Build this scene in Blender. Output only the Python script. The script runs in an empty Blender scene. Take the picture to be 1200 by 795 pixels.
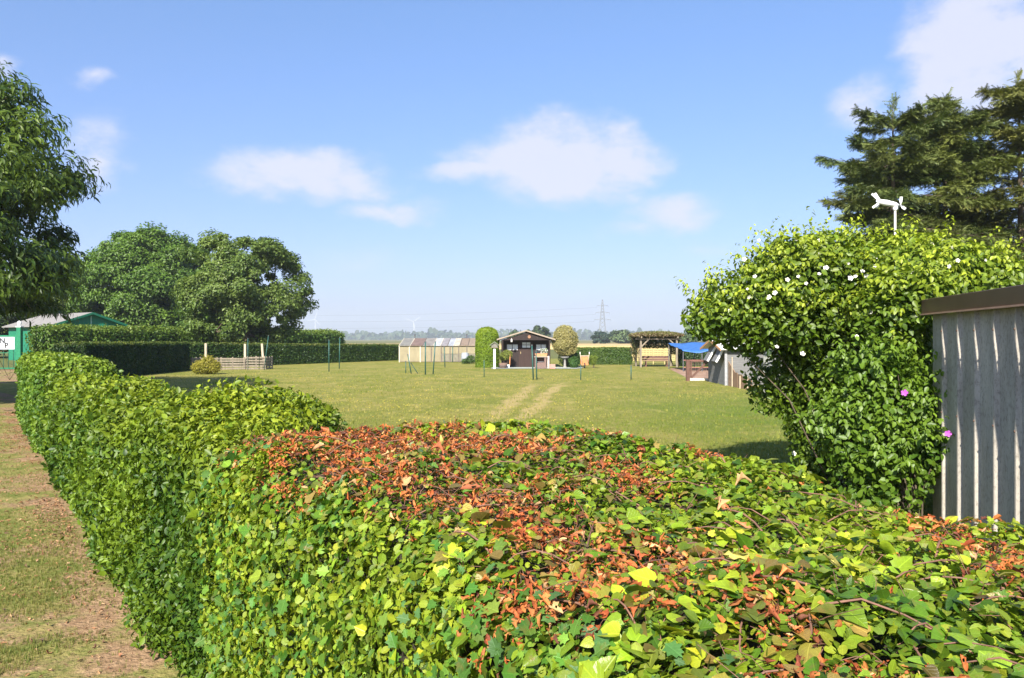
import bpy, math, random
import numpy as np
from mathutils import Vector, Matrix

random.seed(7)
SC = bpy.context.scene
COL = SC.collection
PI = math.pi
CAM_H = 2.0

def at(px, Z):            # photo column -> sideways metres at a depth
    return (px - 600.0) / 900.0 * Z
def hz(py, Z):            # photo row -> height at a depth
    return CAM_H - (py - 398.0) * Z / 900.0

# ------------------------------------------------------------------ objects
def tag(o, label=None, cat=None, group=None, kind=None):
    if label: o['label'] = label
    if cat: o['category'] = cat
    if group: o['group'] = group
    if kind: o['kind'] = kind
    return o
def empty(name, loc=(0, 0, 0), rz=0.0):
    o = bpy.data.objects.new(name, None); COL.objects.link(o)
    o.location = loc; o.rotation_euler = (0, 0, rz); o.empty_display_size = 0.1
    return o
def link_mesh(name, me, mat=None, parent=None):
    o = bpy.data.objects.new(name, me); COL.objects.link(o)
    if mat: me.materials.append(mat)
    if parent: o.parent = parent
    return o
def copy_tree(o, parent=None):
    c = o.copy(); COL.objects.link(c)
    if parent: c.parent = parent
    for ch in list(o.children): copy_tree(ch, c)
    return c

class MB:
    """collects simple shapes; build() links them as one mesh"""
    def __init__(s): s.v = []; s.f = []
    def add(s, vs, fs):
        k = len(s.v); s.v += [tuple(v) for v in vs]; s.f += [tuple(i + k for i in f) for f in fs]; return s
    def box(s, x0, x1, y0, y1, z0, z1, M=None):
        vs = [(x0,y0,z0),(x1,y0,z0),(x1,y1,z0),(x0,y1,z0),(x0,y0,z1),(x1,y0,z1),(x1,y1,z1),(x0,y1,z1)]
        if M is not None: vs = [M @ Vector(v) for v in vs]
        return s.add(vs, [(3,2,1,0),(4,5,6,7),(0,1,5,4),(1,2,6,5),(2,3,7,6),(3,0,4,7)])
    def bar(s, a, b, w, h, up=(0,0,1)):
        a = Vector(a); b = Vector(b); d = (b - a).normalized(); u = Vector(up)
        if abs(d.dot(u)) > .97: u = Vector((0,1,0))
        sx = d.cross(u).normalized() * (w/2); sz = sx.cross(d).normalized() * (h/2)
        vs = [p + i*sx + j*sz for p in (a, b) for i, j in ((-1,-1),(1,-1),(1,1),(-1,1))]
        return s.add(vs, [(3,2,1,0),(4,5,6,7),(0,1,5,4),(1,2,6,5),(2,3,7,6),(3,0,4,7)])
    def tube(s, pts, rad, n=8, cap=True):
        pts = [Vector(p) for p in pts]
        rad = [float(q) for q in rad] if hasattr(rad, '__len__') else [float(rad)]*len(pts)
        vs = []
        for i, p in enumerate(pts):
            d = (pts[min(i+1, len(pts)-1)] - pts[max(i-1, 0)]).normalized()
            u = Vector((0,0,1)) if abs(d.z) < .9 else Vector((1,0,0))
            a = d.cross(u).normalized(); b = d.cross(a)
            vs += [p + rad[i]*(math.cos(2*PI*k/n)*a + math.sin(2*PI*k/n)*b) for k in range(n)]
        fs = []
        for i in range(len(pts)-1):
            for k in range(n):
                fs.append((i*n+k, i*n+(k+1)%n, (i+1)*n+(k+1)%n, (i+1)*n+k))
        if cap:
            fs.append(tuple(range(n-1, -1, -1))); fs.append(tuple((len(pts)-1)*n + k for k in range(n)))
        return s.add(vs, fs)
    def lathe(s, prof, c=(0,0,0), n=16):
        vs = [(c[0]+r*math.cos(2*PI*k/n), c[1]+r*math.sin(2*PI*k/n), c[2]+z) for r, z in prof for k in range(n)]
        fs = [(i*n+k, i*n+(k+1)%n, (i+1)*n+(k+1)%n, (i+1)*n+k) for i in range(len(prof)-1) for k in range(n)]
        return s.add(vs, fs)
    def prism(s, poly, a, b, M):
        """poly in local xz, extruded along local y from a to b"""
        n = len(poly)
        vs = [M @ Vector((x, a, z)) for x, z in poly] + [M @ Vector((x, b, z)) for x, z in poly]
        return s.add(vs, [tuple(range(n)), tuple(range(2*n-1, n-1, -1))] + [(i, n+i, n+(i+1)%n, (i+1)%n) for i in range(n)])
    def build(s, name, mat, parent=None, smooth=False, bevel=0):
        me = bpy.data.meshes.new(name); me.from_pydata(s.v, [], s.f)
        if smooth: me.polygons.foreach_set('use_smooth', [True]*len(me.polygons))
        o = link_mesh(name, me, mat, parent)
        if bevel:
            m = o.modifiers.new('bevel', 'BEVEL'); m.width = bevel; m.segments = 2; m.limit_method = 'ANGLE'
        return o

# ------------------------------------------------------------------ noise
def vnoise(p, freq, seed=0):
    p = np.asarray(p, float)*freq + seed*17.31
    i = np.floor(p).astype(np.int64); f = p - i; f = f*f*(3-2*f)
    def h(a, b, c):
        x = (a*374761393 + b*668265263 + c*2147483647 + seed*974711) & 0xffffffff
        x = ((x ^ (x >> 13))*1274126177) & 0xffffffff
        return ((x ^ (x >> 16)) & 0xffff)/65535.0
    r = 0
    for dx in (0, 1):
        for dy in (0, 1):
            for dz in (0, 1):
                w = (f[:,0] if dx else 1-f[:,0])*(f[:,1] if dy else 1-f[:,1])*(f[:,2] if dz else 1-f[:,2])
                r = r + w*h(i[:,0]+dx, i[:,1]+dy, i[:,2]+dz)
    return r
def fbm(p, freq, seed=0):
    return (vnoise(p, freq, seed) + .5*vnoise(p, freq*2.1, seed+1) + .25*vnoise(p, freq*4.3, seed+2))/1.75

# ------------------------------------------------------------------ materials
def new_mat(name):
    m = bpy.data.materials.new(name); m.use_nodes = True
    nt = m.node_tree; nt.nodes.clear(); return m, nt
def N(nt, typ, **kw):
    n = nt.nodes.new(typ)
    for k, v in kw.items():
        if hasattr(n, k): setattr(n, k, v)
        else: n.inputs[k].default_value = v
    return n
def ramp(nt, stops, interp='LINEAR'):
    r = nt.nodes.new('ShaderNodeValToRGB'); e = r.color_ramp; e.interpolation = interp
    while len(e.elements) < len(stops): e.elements.new(.5)
    for el, (p, c) in zip(e.elements, stops):
        el.position = p; el.color = (*c, 1) if len(c) == 3 else c
    return r
def mat(name, c, rough=.7, var=.25, scale=8.0, bump=.2, stretch=(1,1,1), metal=0.0, spec=.4, c2=None):
    m, nt = new_mat(name); L = nt.links.new
    out = N(nt, 'ShaderNodeOutputMaterial'); b = N(nt, 'ShaderNodeBsdfPrincipled')
    b.inputs['Roughness'].default_value = rough; b.inputs['Metallic'].default_value = metal
    b.inputs['Specular IOR Level'].default_value = spec
    tc = N(nt, 'ShaderNodeTexCoord'); mp = N(nt, 'ShaderNodeMapping'); mp.inputs['Scale'].default_value = stretch
    L(tc.outputs['Object'], mp.inputs['Vector'])
    n1 = N(nt, 'ShaderNodeTexNoise'); n1.inputs['Scale'].default_value = scale; n1.inputs['Detail'].default_value = 6; n1.inputs['Roughness'].default_value = .65
    L(mp.outputs[0], n1.inputs['Vector'])
    lo = tuple(x*(1-var) for x in c); hi = tuple(min(1, x*(1+var)) for x in (c2 or c))
    r = ramp(nt, [(.3, lo), (.7, hi)]); L(n1.outputs['Fac'], r.inputs[0]); L(r.outputs[0], b.inputs['Base Color'])
    if bump:
        bp = N(nt, 'ShaderNodeBump'); bp.inputs['Strength'].default_value = bump; bp.inputs['Distance'].default_value = .01
        L(n1.outputs['Fac'], bp.inputs['Height']); L(bp.outputs[0], b.inputs['Normal'])
    L(b.outputs[0], out.inputs[0])
    return m
def leaf_mat(name, rough=.45, trans=.35, spec=.4, tcol=(1.15, 1.2, .5)):
    m, nt = new_mat(name); L = nt.links.new
    out = N(nt, 'ShaderNodeOutputMaterial'); b = N(nt, 'ShaderNodeBsdfPrincipled')
    b.inputs['Roughness'].default_value = rough; b.inputs['Specular IOR Level'].default_value = spec
    a = N(nt, 'ShaderNodeAttribute', attribute_name='tint')
    L(a.outputs['Color'], b.inputs['Base Color'])
    if trans:
        t = N(nt, 'ShaderNodeBsdfTranslucent'); mx = N(nt, 'ShaderNodeMixShader'); mx.inputs[0].default_value = trans
        mul = N(nt, 'ShaderNodeMix', data_type='RGBA', blend_type='MULTIPLY'); mul.inputs[0].default_value = 1
        L(a.outputs['Color'], mul.inputs[6]); mul.inputs[7].default_value = (*tcol, 1)
        L(mul.outputs[2], t.inputs['Color'])
        L(b.outputs[0], mx.inputs[1]); L(t.outputs[0], mx.inputs[2]); L(mx.outputs[0], out.inputs[0])
    else:
        L(b.outputs[0], out.inputs[0])
    return m

def vein_mat(name, rough, trans, spec, veins, mottle, blotch):
    m = leaf_mat(name, rough, trans, spec); nt = m.node_tree; L = nt.links.new
    a = next(n for n in nt.nodes if n.type == 'ATTRIBUTE'); users = [l.to_socket for l in a.outputs['Color'].links]
    lc = N(nt, 'ShaderNodeAttribute', attribute_name='leaf_uv'); sp = N(nt, 'ShaderNodeSeparateXYZ'); L(lc.outputs['Vector'], sp.inputs[0])
    def M(op, p, q=None, r=None):
        x = N(nt, 'ShaderNodeMath', operation=op)
        for i, v in enumerate((p, q, r)):
            if v is None: continue
            if hasattr(v, 'node'): L(v, x.inputs[i])
            else: x.inputs[i].default_value = v
        return x.outputs[0]
    ax = M('ABSOLUTE', sp.outputs[0])
    mid = M('SUBTRACT', 1.0, M('MINIMUM', M('DIVIDE', ax, .035), 1.0))
    fr = M('ABSOLUTE', M('SUBTRACT', M('FRACT', M('MULTIPLY', M('SUBTRACT', sp.outputs[1], M('MULTIPLY', ax, .9)), 5.0)), .5))
    side = M('MULTIPLY', M('SUBTRACT', 1.0, M('MINIMUM', M('DIVIDE', fr, .09), 1.0)), .55)
    v = M('MULTIPLY', M('MAXIMUM', mid, side), veins)
    nz = N(nt, 'ShaderNodeTexNoise'); nz.inputs['Scale'].default_value = 4.0; nz.inputs['Detail'].default_value = 4; nz.inputs['Roughness'].default_value = .65; L(lc.outputs['Vector'], nz.inputs['Vector'])
    br = M('MULTIPLY_ADD', M('SUBTRACT', nz.outputs['Fac'], .5), mottle*2, M('ADD', 1.0, v))
    mu = N(nt, 'ShaderNodeMix', data_type='RGBA', blend_type='MULTIPLY'); mu.inputs[0].default_value = 1; L(a.outputs['Color'], mu.inputs[6]); L(br, mu.inputs[7])
    col = mu.outputs[2]
    if blotch:
        n2 = N(nt, 'ShaderNodeTexNoise'); n2.inputs['Scale'].default_value = 1.6; n2.inputs['Detail'].default_value = 3; L(lc.outputs['Vector'], n2.inputs['Vector'])
        mr_ = N(nt, 'ShaderNodeMapRange'); L(n2.outputs['Fac'], mr_.inputs[0]); mr_.inputs[1].default_value = .60; mr_.inputs[2].default_value = .68; mr_.inputs[4].default_value = blotch
        mb_ = N(nt, 'ShaderNodeMix', data_type='RGBA'); L(mr_.outputs[0], mb_.inputs[0]); L(col, mb_.inputs[6]); mb_.inputs[7].default_value = (.20, .13, .035, 1); col = mb_.outputs[2]
    for u in users: L(col, u)
    b = next(n for n in nt.nodes if n.type == 'BSDF_PRINCIPLED')
    bp = N(nt, 'ShaderNodeBump'); bp.inputs['Strength'].default_value = .35; bp.inputs['Distance'].default_value = .004
    L(M('SUBTRACT', nz.outputs['Fac'], v), bp.inputs['Height']); L(bp.outputs[0], b.inputs['Normal'])
    return m
LEAF = leaf_mat('leaf', .45, .38, .4)
IVYLEAF = vein_mat('ivy_leaf', .36, .30, .42, .55, .30, .6); SOFTLEAF = vein_mat('soft_leaf', .48, .36, .35, .35, .22, .35); DEADLEAF = vein_mat('dead_leaf', .7, .2, .2, .25, .55, 0)
GLOSSY = leaf_mat('glossy_leaf', .46, .30, .32)
DRY = leaf_mat('dry_leaf', .65, .2, .25, (1.1, .9, .6))
NEEDLE = leaf_mat('needle', .55, .15, .3)
GRASS = leaf_mat('grass_blade', .6, .3, .25)
PETAL = leaf_mat('petal', .6, .35, .2, (1, 1, 1))
BARK = mat('bark', (.10, .075, .05), .9, .5, 6, .8, (1, 1, .25))
TWIG = mat('hedge_wood', (.035, .03, .018), .9, .5, 20, .5)
WEATHERED = mat('weathered_wood', (.21, .175, .13), .85, .35, 10, .4, (1, 1, .15))
PALE_WOOD = mat('pale_wood', (.42, .35, .25), .8, .25, 10, .3, (1, 1, .2))
WHITE = mat('white_paint', (.78, .78, .75), .5, .08, 6, .05)
GREENPOST = mat('green_metal', (.022, .085, .07), .45, .25, 14, .05)
STEEL = mat('dark_steel', (.10, .10, .11), .5, .2, 10, .05)

# ------------------------------------------------------------------ leaves
def tpl(v, f): return (np.array(v, float), np.array(f, int))
def outline_leaf(pts, cx=(0, .4), fold=.25, droop=.25):
    """one half outline (x>0) from base to tip; mirrored; fan round the midrib"""
    left = [(-x, y) for x, y in reversed(pts[1:-1])]
    ring = pts + left
    v = [(cx[0], cx[1], 0)] + [(x, y, 0) for x, y in ring]
    v = [(x, y, fold*abs(x) - droop*y*y) for x, y, _ in v]
    n = len(ring)
    return tpl(v, [(0, 1+i, 1+(i+1) % n) for i in range(n)])
SIMPLE = [tpl([(0,0,0),(.3,.45,.08),(0,1,-.18),(-.3,.45,.08)], [(0,1,2),(0,2,3)]),
          tpl([(0,0,0),(.26,.5,.03),(0,1,-.3),(-.26,.5,.1)], [(0,1,2),(0,2,3)])]
OVATE = [outline_leaf([(0,0),(.24,.2),(.31,.45),(.2,.78),(0,1)], fold=f, droop=d) for f, d in ((.3,.1),(.15,.35),(.5,.2))]
ROUND = [outline_leaf([(0,0),(.3,.15),(.42,.5),(.28,.88),(0,1)], fold=f, droop=d) for f, d in ((.2,.1),(.05,.3),(.4,.15))]
LONG = [tpl([(0,0,0),(.13,.3,.05),(.15,.6,-.03),(0,1,-.35),(-.15,.6,-.03),(-.13,.3,.05),(0,.45,-.03)], [(0,1,6),(1,2,6),(2,3,6),(3,4,6),(4,5,6),(5,0,6)]),
        tpl([(0,0,0),(.12,.3,.02),(.14,.6,-.15),(0,1,-.6),(-.14,.6,-.15),(-.12,.3,.02),(0,.45,-.08)], [(0,1,6),(1,2,6),(2,3,6),(3,4,6),(4,5,6),(5,0,6)])]
IVY = [outline_leaf([(0,.05),(.2,-.03),(.38,.08),(.40,.26),(.46,.42),(.33,.56),(.2,.76),(0,.96)], (0,.3), f, d) for f, d in ((.18,.12),(.3,.35),(-.12,.25),(.5,.1))] + \
      [outline_leaf([(0,.04),(.22,-.02),(.40,.10),(.42,.32),(.34,.55),(.18,.78),(0,.95)], (0,.35), f, d) for f, d in ((.25,.3),(.6,.15),(-.2,.4))] + \
      [outline_leaf([(0,.06),(.2,-.04),(.42,.08),(.36,.24),(.52,.5),(.3,.52),(.2,.7),(0,1)], (0,.3), .3, .3)]
HAW = [outline_leaf([(0,0),(.14,.15),(.4,.22),(.3,.38),(.46,.58),(.24,.62),(.22,.86),(.08,.82),(0,1)], (0,.4), f, d) for f, d in ((.15,.1),(.3,.25),(.05,.3))]
def crumple(seed, wide):
    """a dried leaf: torn outline, rolled up along the midrib and twisted"""
    r = np.random.default_rng(seed); rows = 6; v = []; f = []
    roll = r.uniform(1.2, 4.2); tw = r.normal()*1.1; bow = r.normal()*.35
    for i in range(rows):
        y = i/(rows-1); w = wide*(math.sin(PI*(y*.86+.07))**.7)*(.75+.5*r.random())
        for k in range(5):
            q = (k/4-.5); a = q*roll; wob = 1+.25*r.normal()
            x = math.sin(a)/roll*2*w*wob; z = (1-math.cos(a))/roll*2*w*wob + bow*y*(1-y)*2 + r.normal()*.02
            c, s_ = math.cos(tw*y), math.sin(tw*y)
            v.append((x*c-z*s_, y+r.normal()*.03, x*s_+z*c))
    for i in range(rows-1):
        for k in range(4):
            if r.random() < .07: continue
            a = i*5+k; f += [(a, a+1, a+6), (a, a+6, a+5)]
    return tpl(v, f)
DEAD = [crumple(i, w) for i, w in enumerate((.42, .36, .30, .24, .40, .20, .33, .28))]
SPRAY = []
for sd in range(3):                       # flat sprig of needles along a twig
    r_ = np.random.default_rng(sd); v = []; f = []
    for i in range(7):
        y = i/7; l = .30*(1-.5*y); a = .9
        for sgn in (-1, 1):
            k = len(v); x1 = sgn*l*math.sin(a); y1 = y + l*math.cos(a)
            v += [(0, y-.05, 0), (0, y+.07, 0), (x1, y1, -.10*r_.random()-.04)]; f.append((k, k+1, k+2))
    SPRAY.append(tpl(v, f))
BLADES = []
for sd in range(5):                       # a tuft of grass blades (local z up)
    r_ = np.random.default_rng(sd+40); v = []; f = []
    for i in range(5):
        a = r_.random()*2*PI; l = .5+.5*r_.random(); ln = .5*r_.random(); bx, by = r_.normal(0, .18, 2); w = .045
        dx, dy = math.cos(a), math.sin(a); k = len(v)
        v += [(bx-dy*w, by+dx*w, 0), (bx+dy*w, by-dx*w, 0), (bx+dx*ln*l*.4-dy*w*.8, by+dy*ln*l*.4+dx*w*.8, l*.6), (bx+dx*ln*l*.4+dy*w*.8, by+dy*ln*l*.4-dx*w*.8, l*.6), (bx+dx*ln*l, by+dy*ln*l, l)]
        f += [(k, k+1, k+3), (k, k+3, k+2), (k+2, k+3, k+4)]
    BLADES.append(tpl(v, f))

def scatter(name, templates, pos, nrm, size, colr, m, parent, seed=0, axis=None, near=False):
    """one mesh of many leaves: position, facing, length and colour each"""
    rng = np.random.default_rng(seed)
    n = len(pos)
    nrm = nrm/np.maximum(np.linalg.norm(nrm, axis=1, keepdims=True), 1e-6)
    t = rng.normal(size=(n, 3)) if axis is None else axis + rng.normal(size=(n, 3))*.05
    t -= (t*nrm).sum(1, keepdims=True)*nrm
    t /= np.maximum(np.linalg.norm(t, axis=1, keepdims=True), 1e-6)
    x = np.cross(t, nrm)
    size = np.broadcast_to(np.asarray(size, float), (n,))
    which = rng.integers(0, len(templates), n)
    VV = []; FF = []; CC = []; LC = []; off = 0
    for k, (tv, tf) in enumerate(templates):
        ix = np.nonzero(which == k)[0]
        if len(ix) == 0: continue
        s = size[ix][:, None, None]
        V = pos[ix][:, None, :] + s*(tv[None, :, 0:1]*x[ix][:, None, :] + tv[None, :, 1:2]*t[ix][:, None, :] + tv[None, :, 2:3]*nrm[ix][:, None, :])
        nv = len(tv)
        F = tf[None] + (np.arange(len(ix))*nv)[:, None, None] + off
        VV.append(V.reshape(-1, 3)); FF.append(F.reshape(-1, 3)); off += len(ix)*nv
        CC.append(np.repeat(colr[ix], len(tf), axis=0))
        if near: LC.append((np.tile(tv[None], (len(ix), 1, 1)) + np.array([0, 0, 1])*rng.random((len(ix), 1, 1))*9).reshape(-1, 3))
    V = np.concatenate(VV); F = np.concatenate(FF); C = np.concatenate(CC)
    me = bpy.data.meshes.new(name)
    me.vertices.add(len(V)); me.vertices.foreach_set('co', V.astype(np.float32).ravel())
    me.loops.add(F.size); me.loops.foreach_set('vertex_index', F.astype(np.int32).ravel())
    me.polygons.add(len(F)); me.polygons.foreach_set('loop_start', np.arange(0, F.size, 3, dtype=np.int32))
    me.update(calc_edges=True)
    at_ = me.attributes.new('tint', 'FLOAT_COLOR', 'FACE')
    at_.data.foreach_set('color', np.concatenate([np.clip(C, 0, 1), np.ones((len(C), 1))], 1).astype(np.float32).ravel())
    if near:
        la = me.attributes.new('leaf_uv', 'FLOAT_VECTOR', 'POINT'); la.data.foreach_set('vector', np.concatenate(LC).astype(np.float32).ravel())
        me.polygons.foreach_set('use_smooth', np.ones(len(F), dtype=bool))
    return link_mesh(name, me, m, parent)
def palette(rng, n, cols, weights=None, jit=.18):
    cols = np.array(cols, float); w = None if weights is None else np.array(weights)/np.sum(weights)
    c = cols[rng.choice(len(cols), n, p=w)]
    return c*(1 + rng.normal(size=(n, 1))*jit)*(1 + rng.normal(size=(n, 3))*jit*.3)
def mixcol(t, a, b):
    t = np.clip(t, 0, 1)[:, None]
    return np.array(a)[None]*(1-t) + np.array(b)[None]*t

# ------------------------------------------------------------------ plants
class BoxShape:
    """rounded, uneven box of clipped foliage; local u along, v across, z up"""
    def __init__(s, p0, p1, width, H, r=.25, amp=.06, seed=0, hfun=None, freq=1.1, wfun=None):
        s.wfun = wfun
        p0 = np.array(p0, float); p1 = np.array(p1, float)
        s.L = np.linalg.norm(p1-p0); s.d = (p1-p0)/s.L; s.nn = np.array([-s.d[1], s.d[0]])
        s.p0 = p0; s.w = width; s.H = H; s.r = r; s.amp = amp; s.seed = seed; s.hfun = hfun; s.freq = freq
    def place(s, u, v, z, inset=0.0):
        r = s.r
        qu = np.clip(u, r, s.L-r); qv = np.clip(v, -s.w/2+r, s.w/2-r); qz = np.minimum(z, s.H-r)
        d = np.stack([u-qu, v-qv, z-qz], 1); l = np.maximum(np.linalg.norm(d, axis=1, keepdims=True), 1e-6)
        nl = d/l
        hs = (s.hfun(u)/s.H) if s.hfun else 1.0
        loc = np.stack([qu, qv, qz], 1) + nl*r
        if s.wfun is not None: loc[:, 1] = (loc[:, 1]-s.w/2)*s.wfun(loc[:, 0]) + s.w/2
        W = np.stack([s.p0[0]+s.d[0]*loc[:,0]+s.nn[0]*loc[:,1], s.p0[1]+s.d[1]*loc[:,0]+s.nn[1]*loc[:,1], loc[:,2]*hs], 1)
        Nw = np.stack([s.d[0]*nl[:,0]+s.nn[0]*nl[:,1], s.d[1]*nl[:,0]+s.nn[1]*nl[:,1], nl[:,2]], 1)
        disp = (fbm(W, s.freq, s.seed)-.5)*2*s.amp + (vnoise(W, s.freq*4, s.seed+5)-.5)*s.amp
        W = W + Nw*(disp - inset)[:, None] if not np.isscalar(inset) else W + Nw*(disp-inset)[:, None]
        W[:, 2] = np.maximum(W[:, 2], .01)
        return W, Nw
    def sample(s, n, rng, ends=True):
        A = np.array([s.L*s.w, s.L*s.H, s.L*s.H, s.w*s.H, s.w*s.H])
        if not ends: A[3:] = 0
        k = rng.choice(5, n, p=A/A.sum())
        a = rng.random(n); b = rng.random(n)
        u = np.where(k <= 2, a*s.L, np.where(k == 3, 0, s.L))
        v = np.where(k == 0, (b-.5)*s.w, np.where(k == 1, -s.w/2, np.where(k == 2, s.w/2, (a-.5)*s.w)))
        z = np.where(k == 0, s.H, b*s.H)
        return u, v, z
    def core(s, name, m, parent, inset=.12, step=.25, base=(0, 0)):
        mb = MB()
        def grid(fn, a, b):
            na = max(2, int(a/step)); nb = max(2, int(b/step))
            U, V, Z = fn(*np.meshgrid(np.linspace(0, 1, na), np.linspace(0, 1, nb), indexing='ij'))
            P, _ = s.place(U.ravel(), V.ravel(), Z.ravel(), inset)
            P[:, 0] -= base[0]; P[:, 1] -= base[1]
            mb.add([tuple(p) for p in P], [(i*nb+j, (i+1)*nb+j, (i+1)*nb+j+1, i*nb+j+1) for i in range(na-1) for j in range(nb-1)])
        one = lambda a: np.ones_like(a)
        grid(lambda a, b: (a*s.L, (b-.5)*s.w, one(a)*s.H), s.L, s.w)
        grid(lambda a, b: (a*s.L, -one(a)*s.w/2, b*s.H), s.L, s.H)
        grid(lambda a, b: (a*s.L, one(a)*s.w/2, b*s.H), s.L, s.H)
        grid(lambda a, b: (one(a)*0, (a-.5)*s.w, b*s.H), s.w, s.H)
        grid(lambda a, b: (one(a)*s.L, (a-.5)*s.w, b*s.H), s.w, s.H)
        return mb.build(name, m, parent)

def hedge(name, label, p0, p1, width, H, n, size, lo, hi, top=None, seed=0, templates=SIMPLE, m=LEAF, r=.22, amp=.06, hfun=None, spread=.55, shag=0.0, lod=None, cat='hedge', freq=1.1, deep=.10, wfun=None):
    rng = np.random.default_rng(seed)
    root = tag(empty(name, (p0[0], p0[1], 0)), label, cat)
    S = BoxShape(p0, p1, width, H, r, amp, seed, hfun, freq, wfun)
    u, v, z = S.sample(n, rng)
    if lod is not None:
        P0 = np.stack([S.p0[0]+S.d[0]*u, S.p0[1]+S.d[1]*u], 1)
        dist = np.linalg.norm(P0, axis=1)
        keep = rng.random(n) < np.minimum(1, (lod/dist)**1.3)
        u, v, z = u[keep], v[keep], z[keep]
    nn = len(u)
    depth = rng.exponential(deep*.5, nn) - shag*rng.random(nn)**3
    P, Nw = S.place(u, v, z, depth)
    dist = np.linalg.norm(P[:, :2], axis=1)
    sz = size*(.65+.7*rng.random(nn))*(1 if lod is None else np.maximum(1, dist/lod)**.6)
    nr = Nw + rng.normal(size=(nn, 3))*spread + np.array([0, 0, .25])
    t = fbm(P, 1.7, seed+3)*1.6-.4 + rng.normal(size=nn)*.28
    c = mixcol(t, lo, hi)
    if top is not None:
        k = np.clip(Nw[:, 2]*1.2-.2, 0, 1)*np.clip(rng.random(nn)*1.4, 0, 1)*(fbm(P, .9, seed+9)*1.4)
        c = c*(1-np.clip(k, 0, 1))[:, None] + np.array(top)[None]*np.clip(k, 0, 1)[:, None]  # upward facing leaves blend to a brighter colour, painting sunlit tops
    c = c*(1+rng.normal(size=(nn, 1))*.14)
    scatter('foliage', templates, P - np.array([p0[0], p0[1], 0]), nr, sz, c, m, root, seed)
    S.core('branches', TWIG, root, deep*1.15, base=p0)
    return root, S

def tree(name, label, base, height, trunk_r, centre, radii, nclus, nleaf, size, lo, hi, seed, templates=SIMPLE, m=LEAF, zmin=.15, clus_r=.9, trunk_top=.75, group=None, cat='tree', flat=.65, hang=0.0, lump=.45, weights=None):
    rng = np.random.default_rng(seed)
    root = tag(empty(name, (base[0], base[1], 0)), label, cat, group)
    c0 = np.array(centre, float) - np.array([base[0], base[1], 0]); R = np.array(radii, float)
    # cluster centres: mostly near an uneven outer shell
    d = rng.normal(size=(nclus*2, 3)); d /= np.linalg.norm(d, axis=1, keepdims=True)
    rad = np.where(rng.random(nclus*2) < .72, .82+.18*rng.random(nclus*2), .25+.55*rng.random(nclus*2))
    rad *= 1 + (fbm(d*1.0+3, 1.5, seed)-.5)*2*lump
    P = c0 + d*R*rad[:, None]
    P = P[P[:, 2] > .5][:nclus]
    # trunk and limbs
    mb = MB()
    th = height*trunk_top
    tp = [np.array([0, 0, -.05])]
    for k in range(1, 7):
        q = k/6; tp.append(np.array([c0[0]*q*q*.9+rng.normal()*.06*height*.1, c0[1]*q*q*.9+rng.normal()*.006*height, th*q]))
    mb.tube(tp, [trunk_r*(1.25 if k == 0 else 1-.75*k/6) for k in range(7)], 10)
    nodes = [(np.array(p), trunk_r*(1-.75*k/6)) for k, p in enumerate(tp) if k >= 2]
    order = rng.permutation(len(P))
    for cnt, i in enumerate(order):
        e = P[i]
        main = cnt < 16
        cand = nodes
        dd = [np.linalg.norm(e-q)+ (1.5 if q[2] > e[2] else 0) for q, _ in cand]
        q, qr = cand[int(np.argmin(dd))]
        r0 = min(qr*.55, trunk_r*.45) if main else min(qr*.5, trunk_r*.16)
        mid = (q+e)/2 + rng.normal(size=3)*.08*np.linalg.norm(e-q) + np.array([0, 0, .08*np.linalg.norm(e-q)])
        mb.tube([q, mid, e], [r0, r0*.65, max(.006, r0*.25)], 6 if main else 4, cap=False)
        nodes.append((mid, r0*.65)); nodes.append((e, r0*.35))
    mb.build('trunk', BARK, root, smooth=True)
    # foliage
    per = max(1, nleaf//len(P))
    ci = np.repeat(np.arange(len(P)), per)
    n = len(ci)
    cr = clus_r*(.6+.8*rng.random(len(P)))
    g = rng.normal(size=(n, 3)); gl = np.linalg.norm(g, axis=1, keepdims=True)
    g = g/gl*(rng.random((n, 1))**.45)
    off = g*cr[ci][:, None]*np.array([1, 1, flat])
    pos = P[ci] + off
    out = (P[ci]-c0)/R
    nr = out*.5 + g*.6 + rng.normal(size=(n, 3))*.5 + np.array([0, 0, .55])
    t = rng.random(len(P))[ci]*.6 + rng.normal(size=n)*.2 + .2 + g[:, 2]*.15
    c = mixcol(t, lo, hi)*(1+rng.normal(size=(n, 1))*.15)
    ax = None
    if hang: ax = out*.6 + g*.8 + np.array([0, 0, -hang]) + rng.normal(size=(n, 3))*.4
    k = pos[:, 2] > zmin + (0 if zmin < 1 else 1)*(vnoise(pos*np.array([1, 1, 0]), .9, 4)*1.1)
    pos, nr, c, n = pos[k], nr[k], c[k], int(k.sum())
    if ax is not None: ax = ax[k]
    scatter('crown', templates, pos, nr, size*(.65+.7*rng.random(n)), c, m, root, seed+1, ax)
    return root

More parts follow.
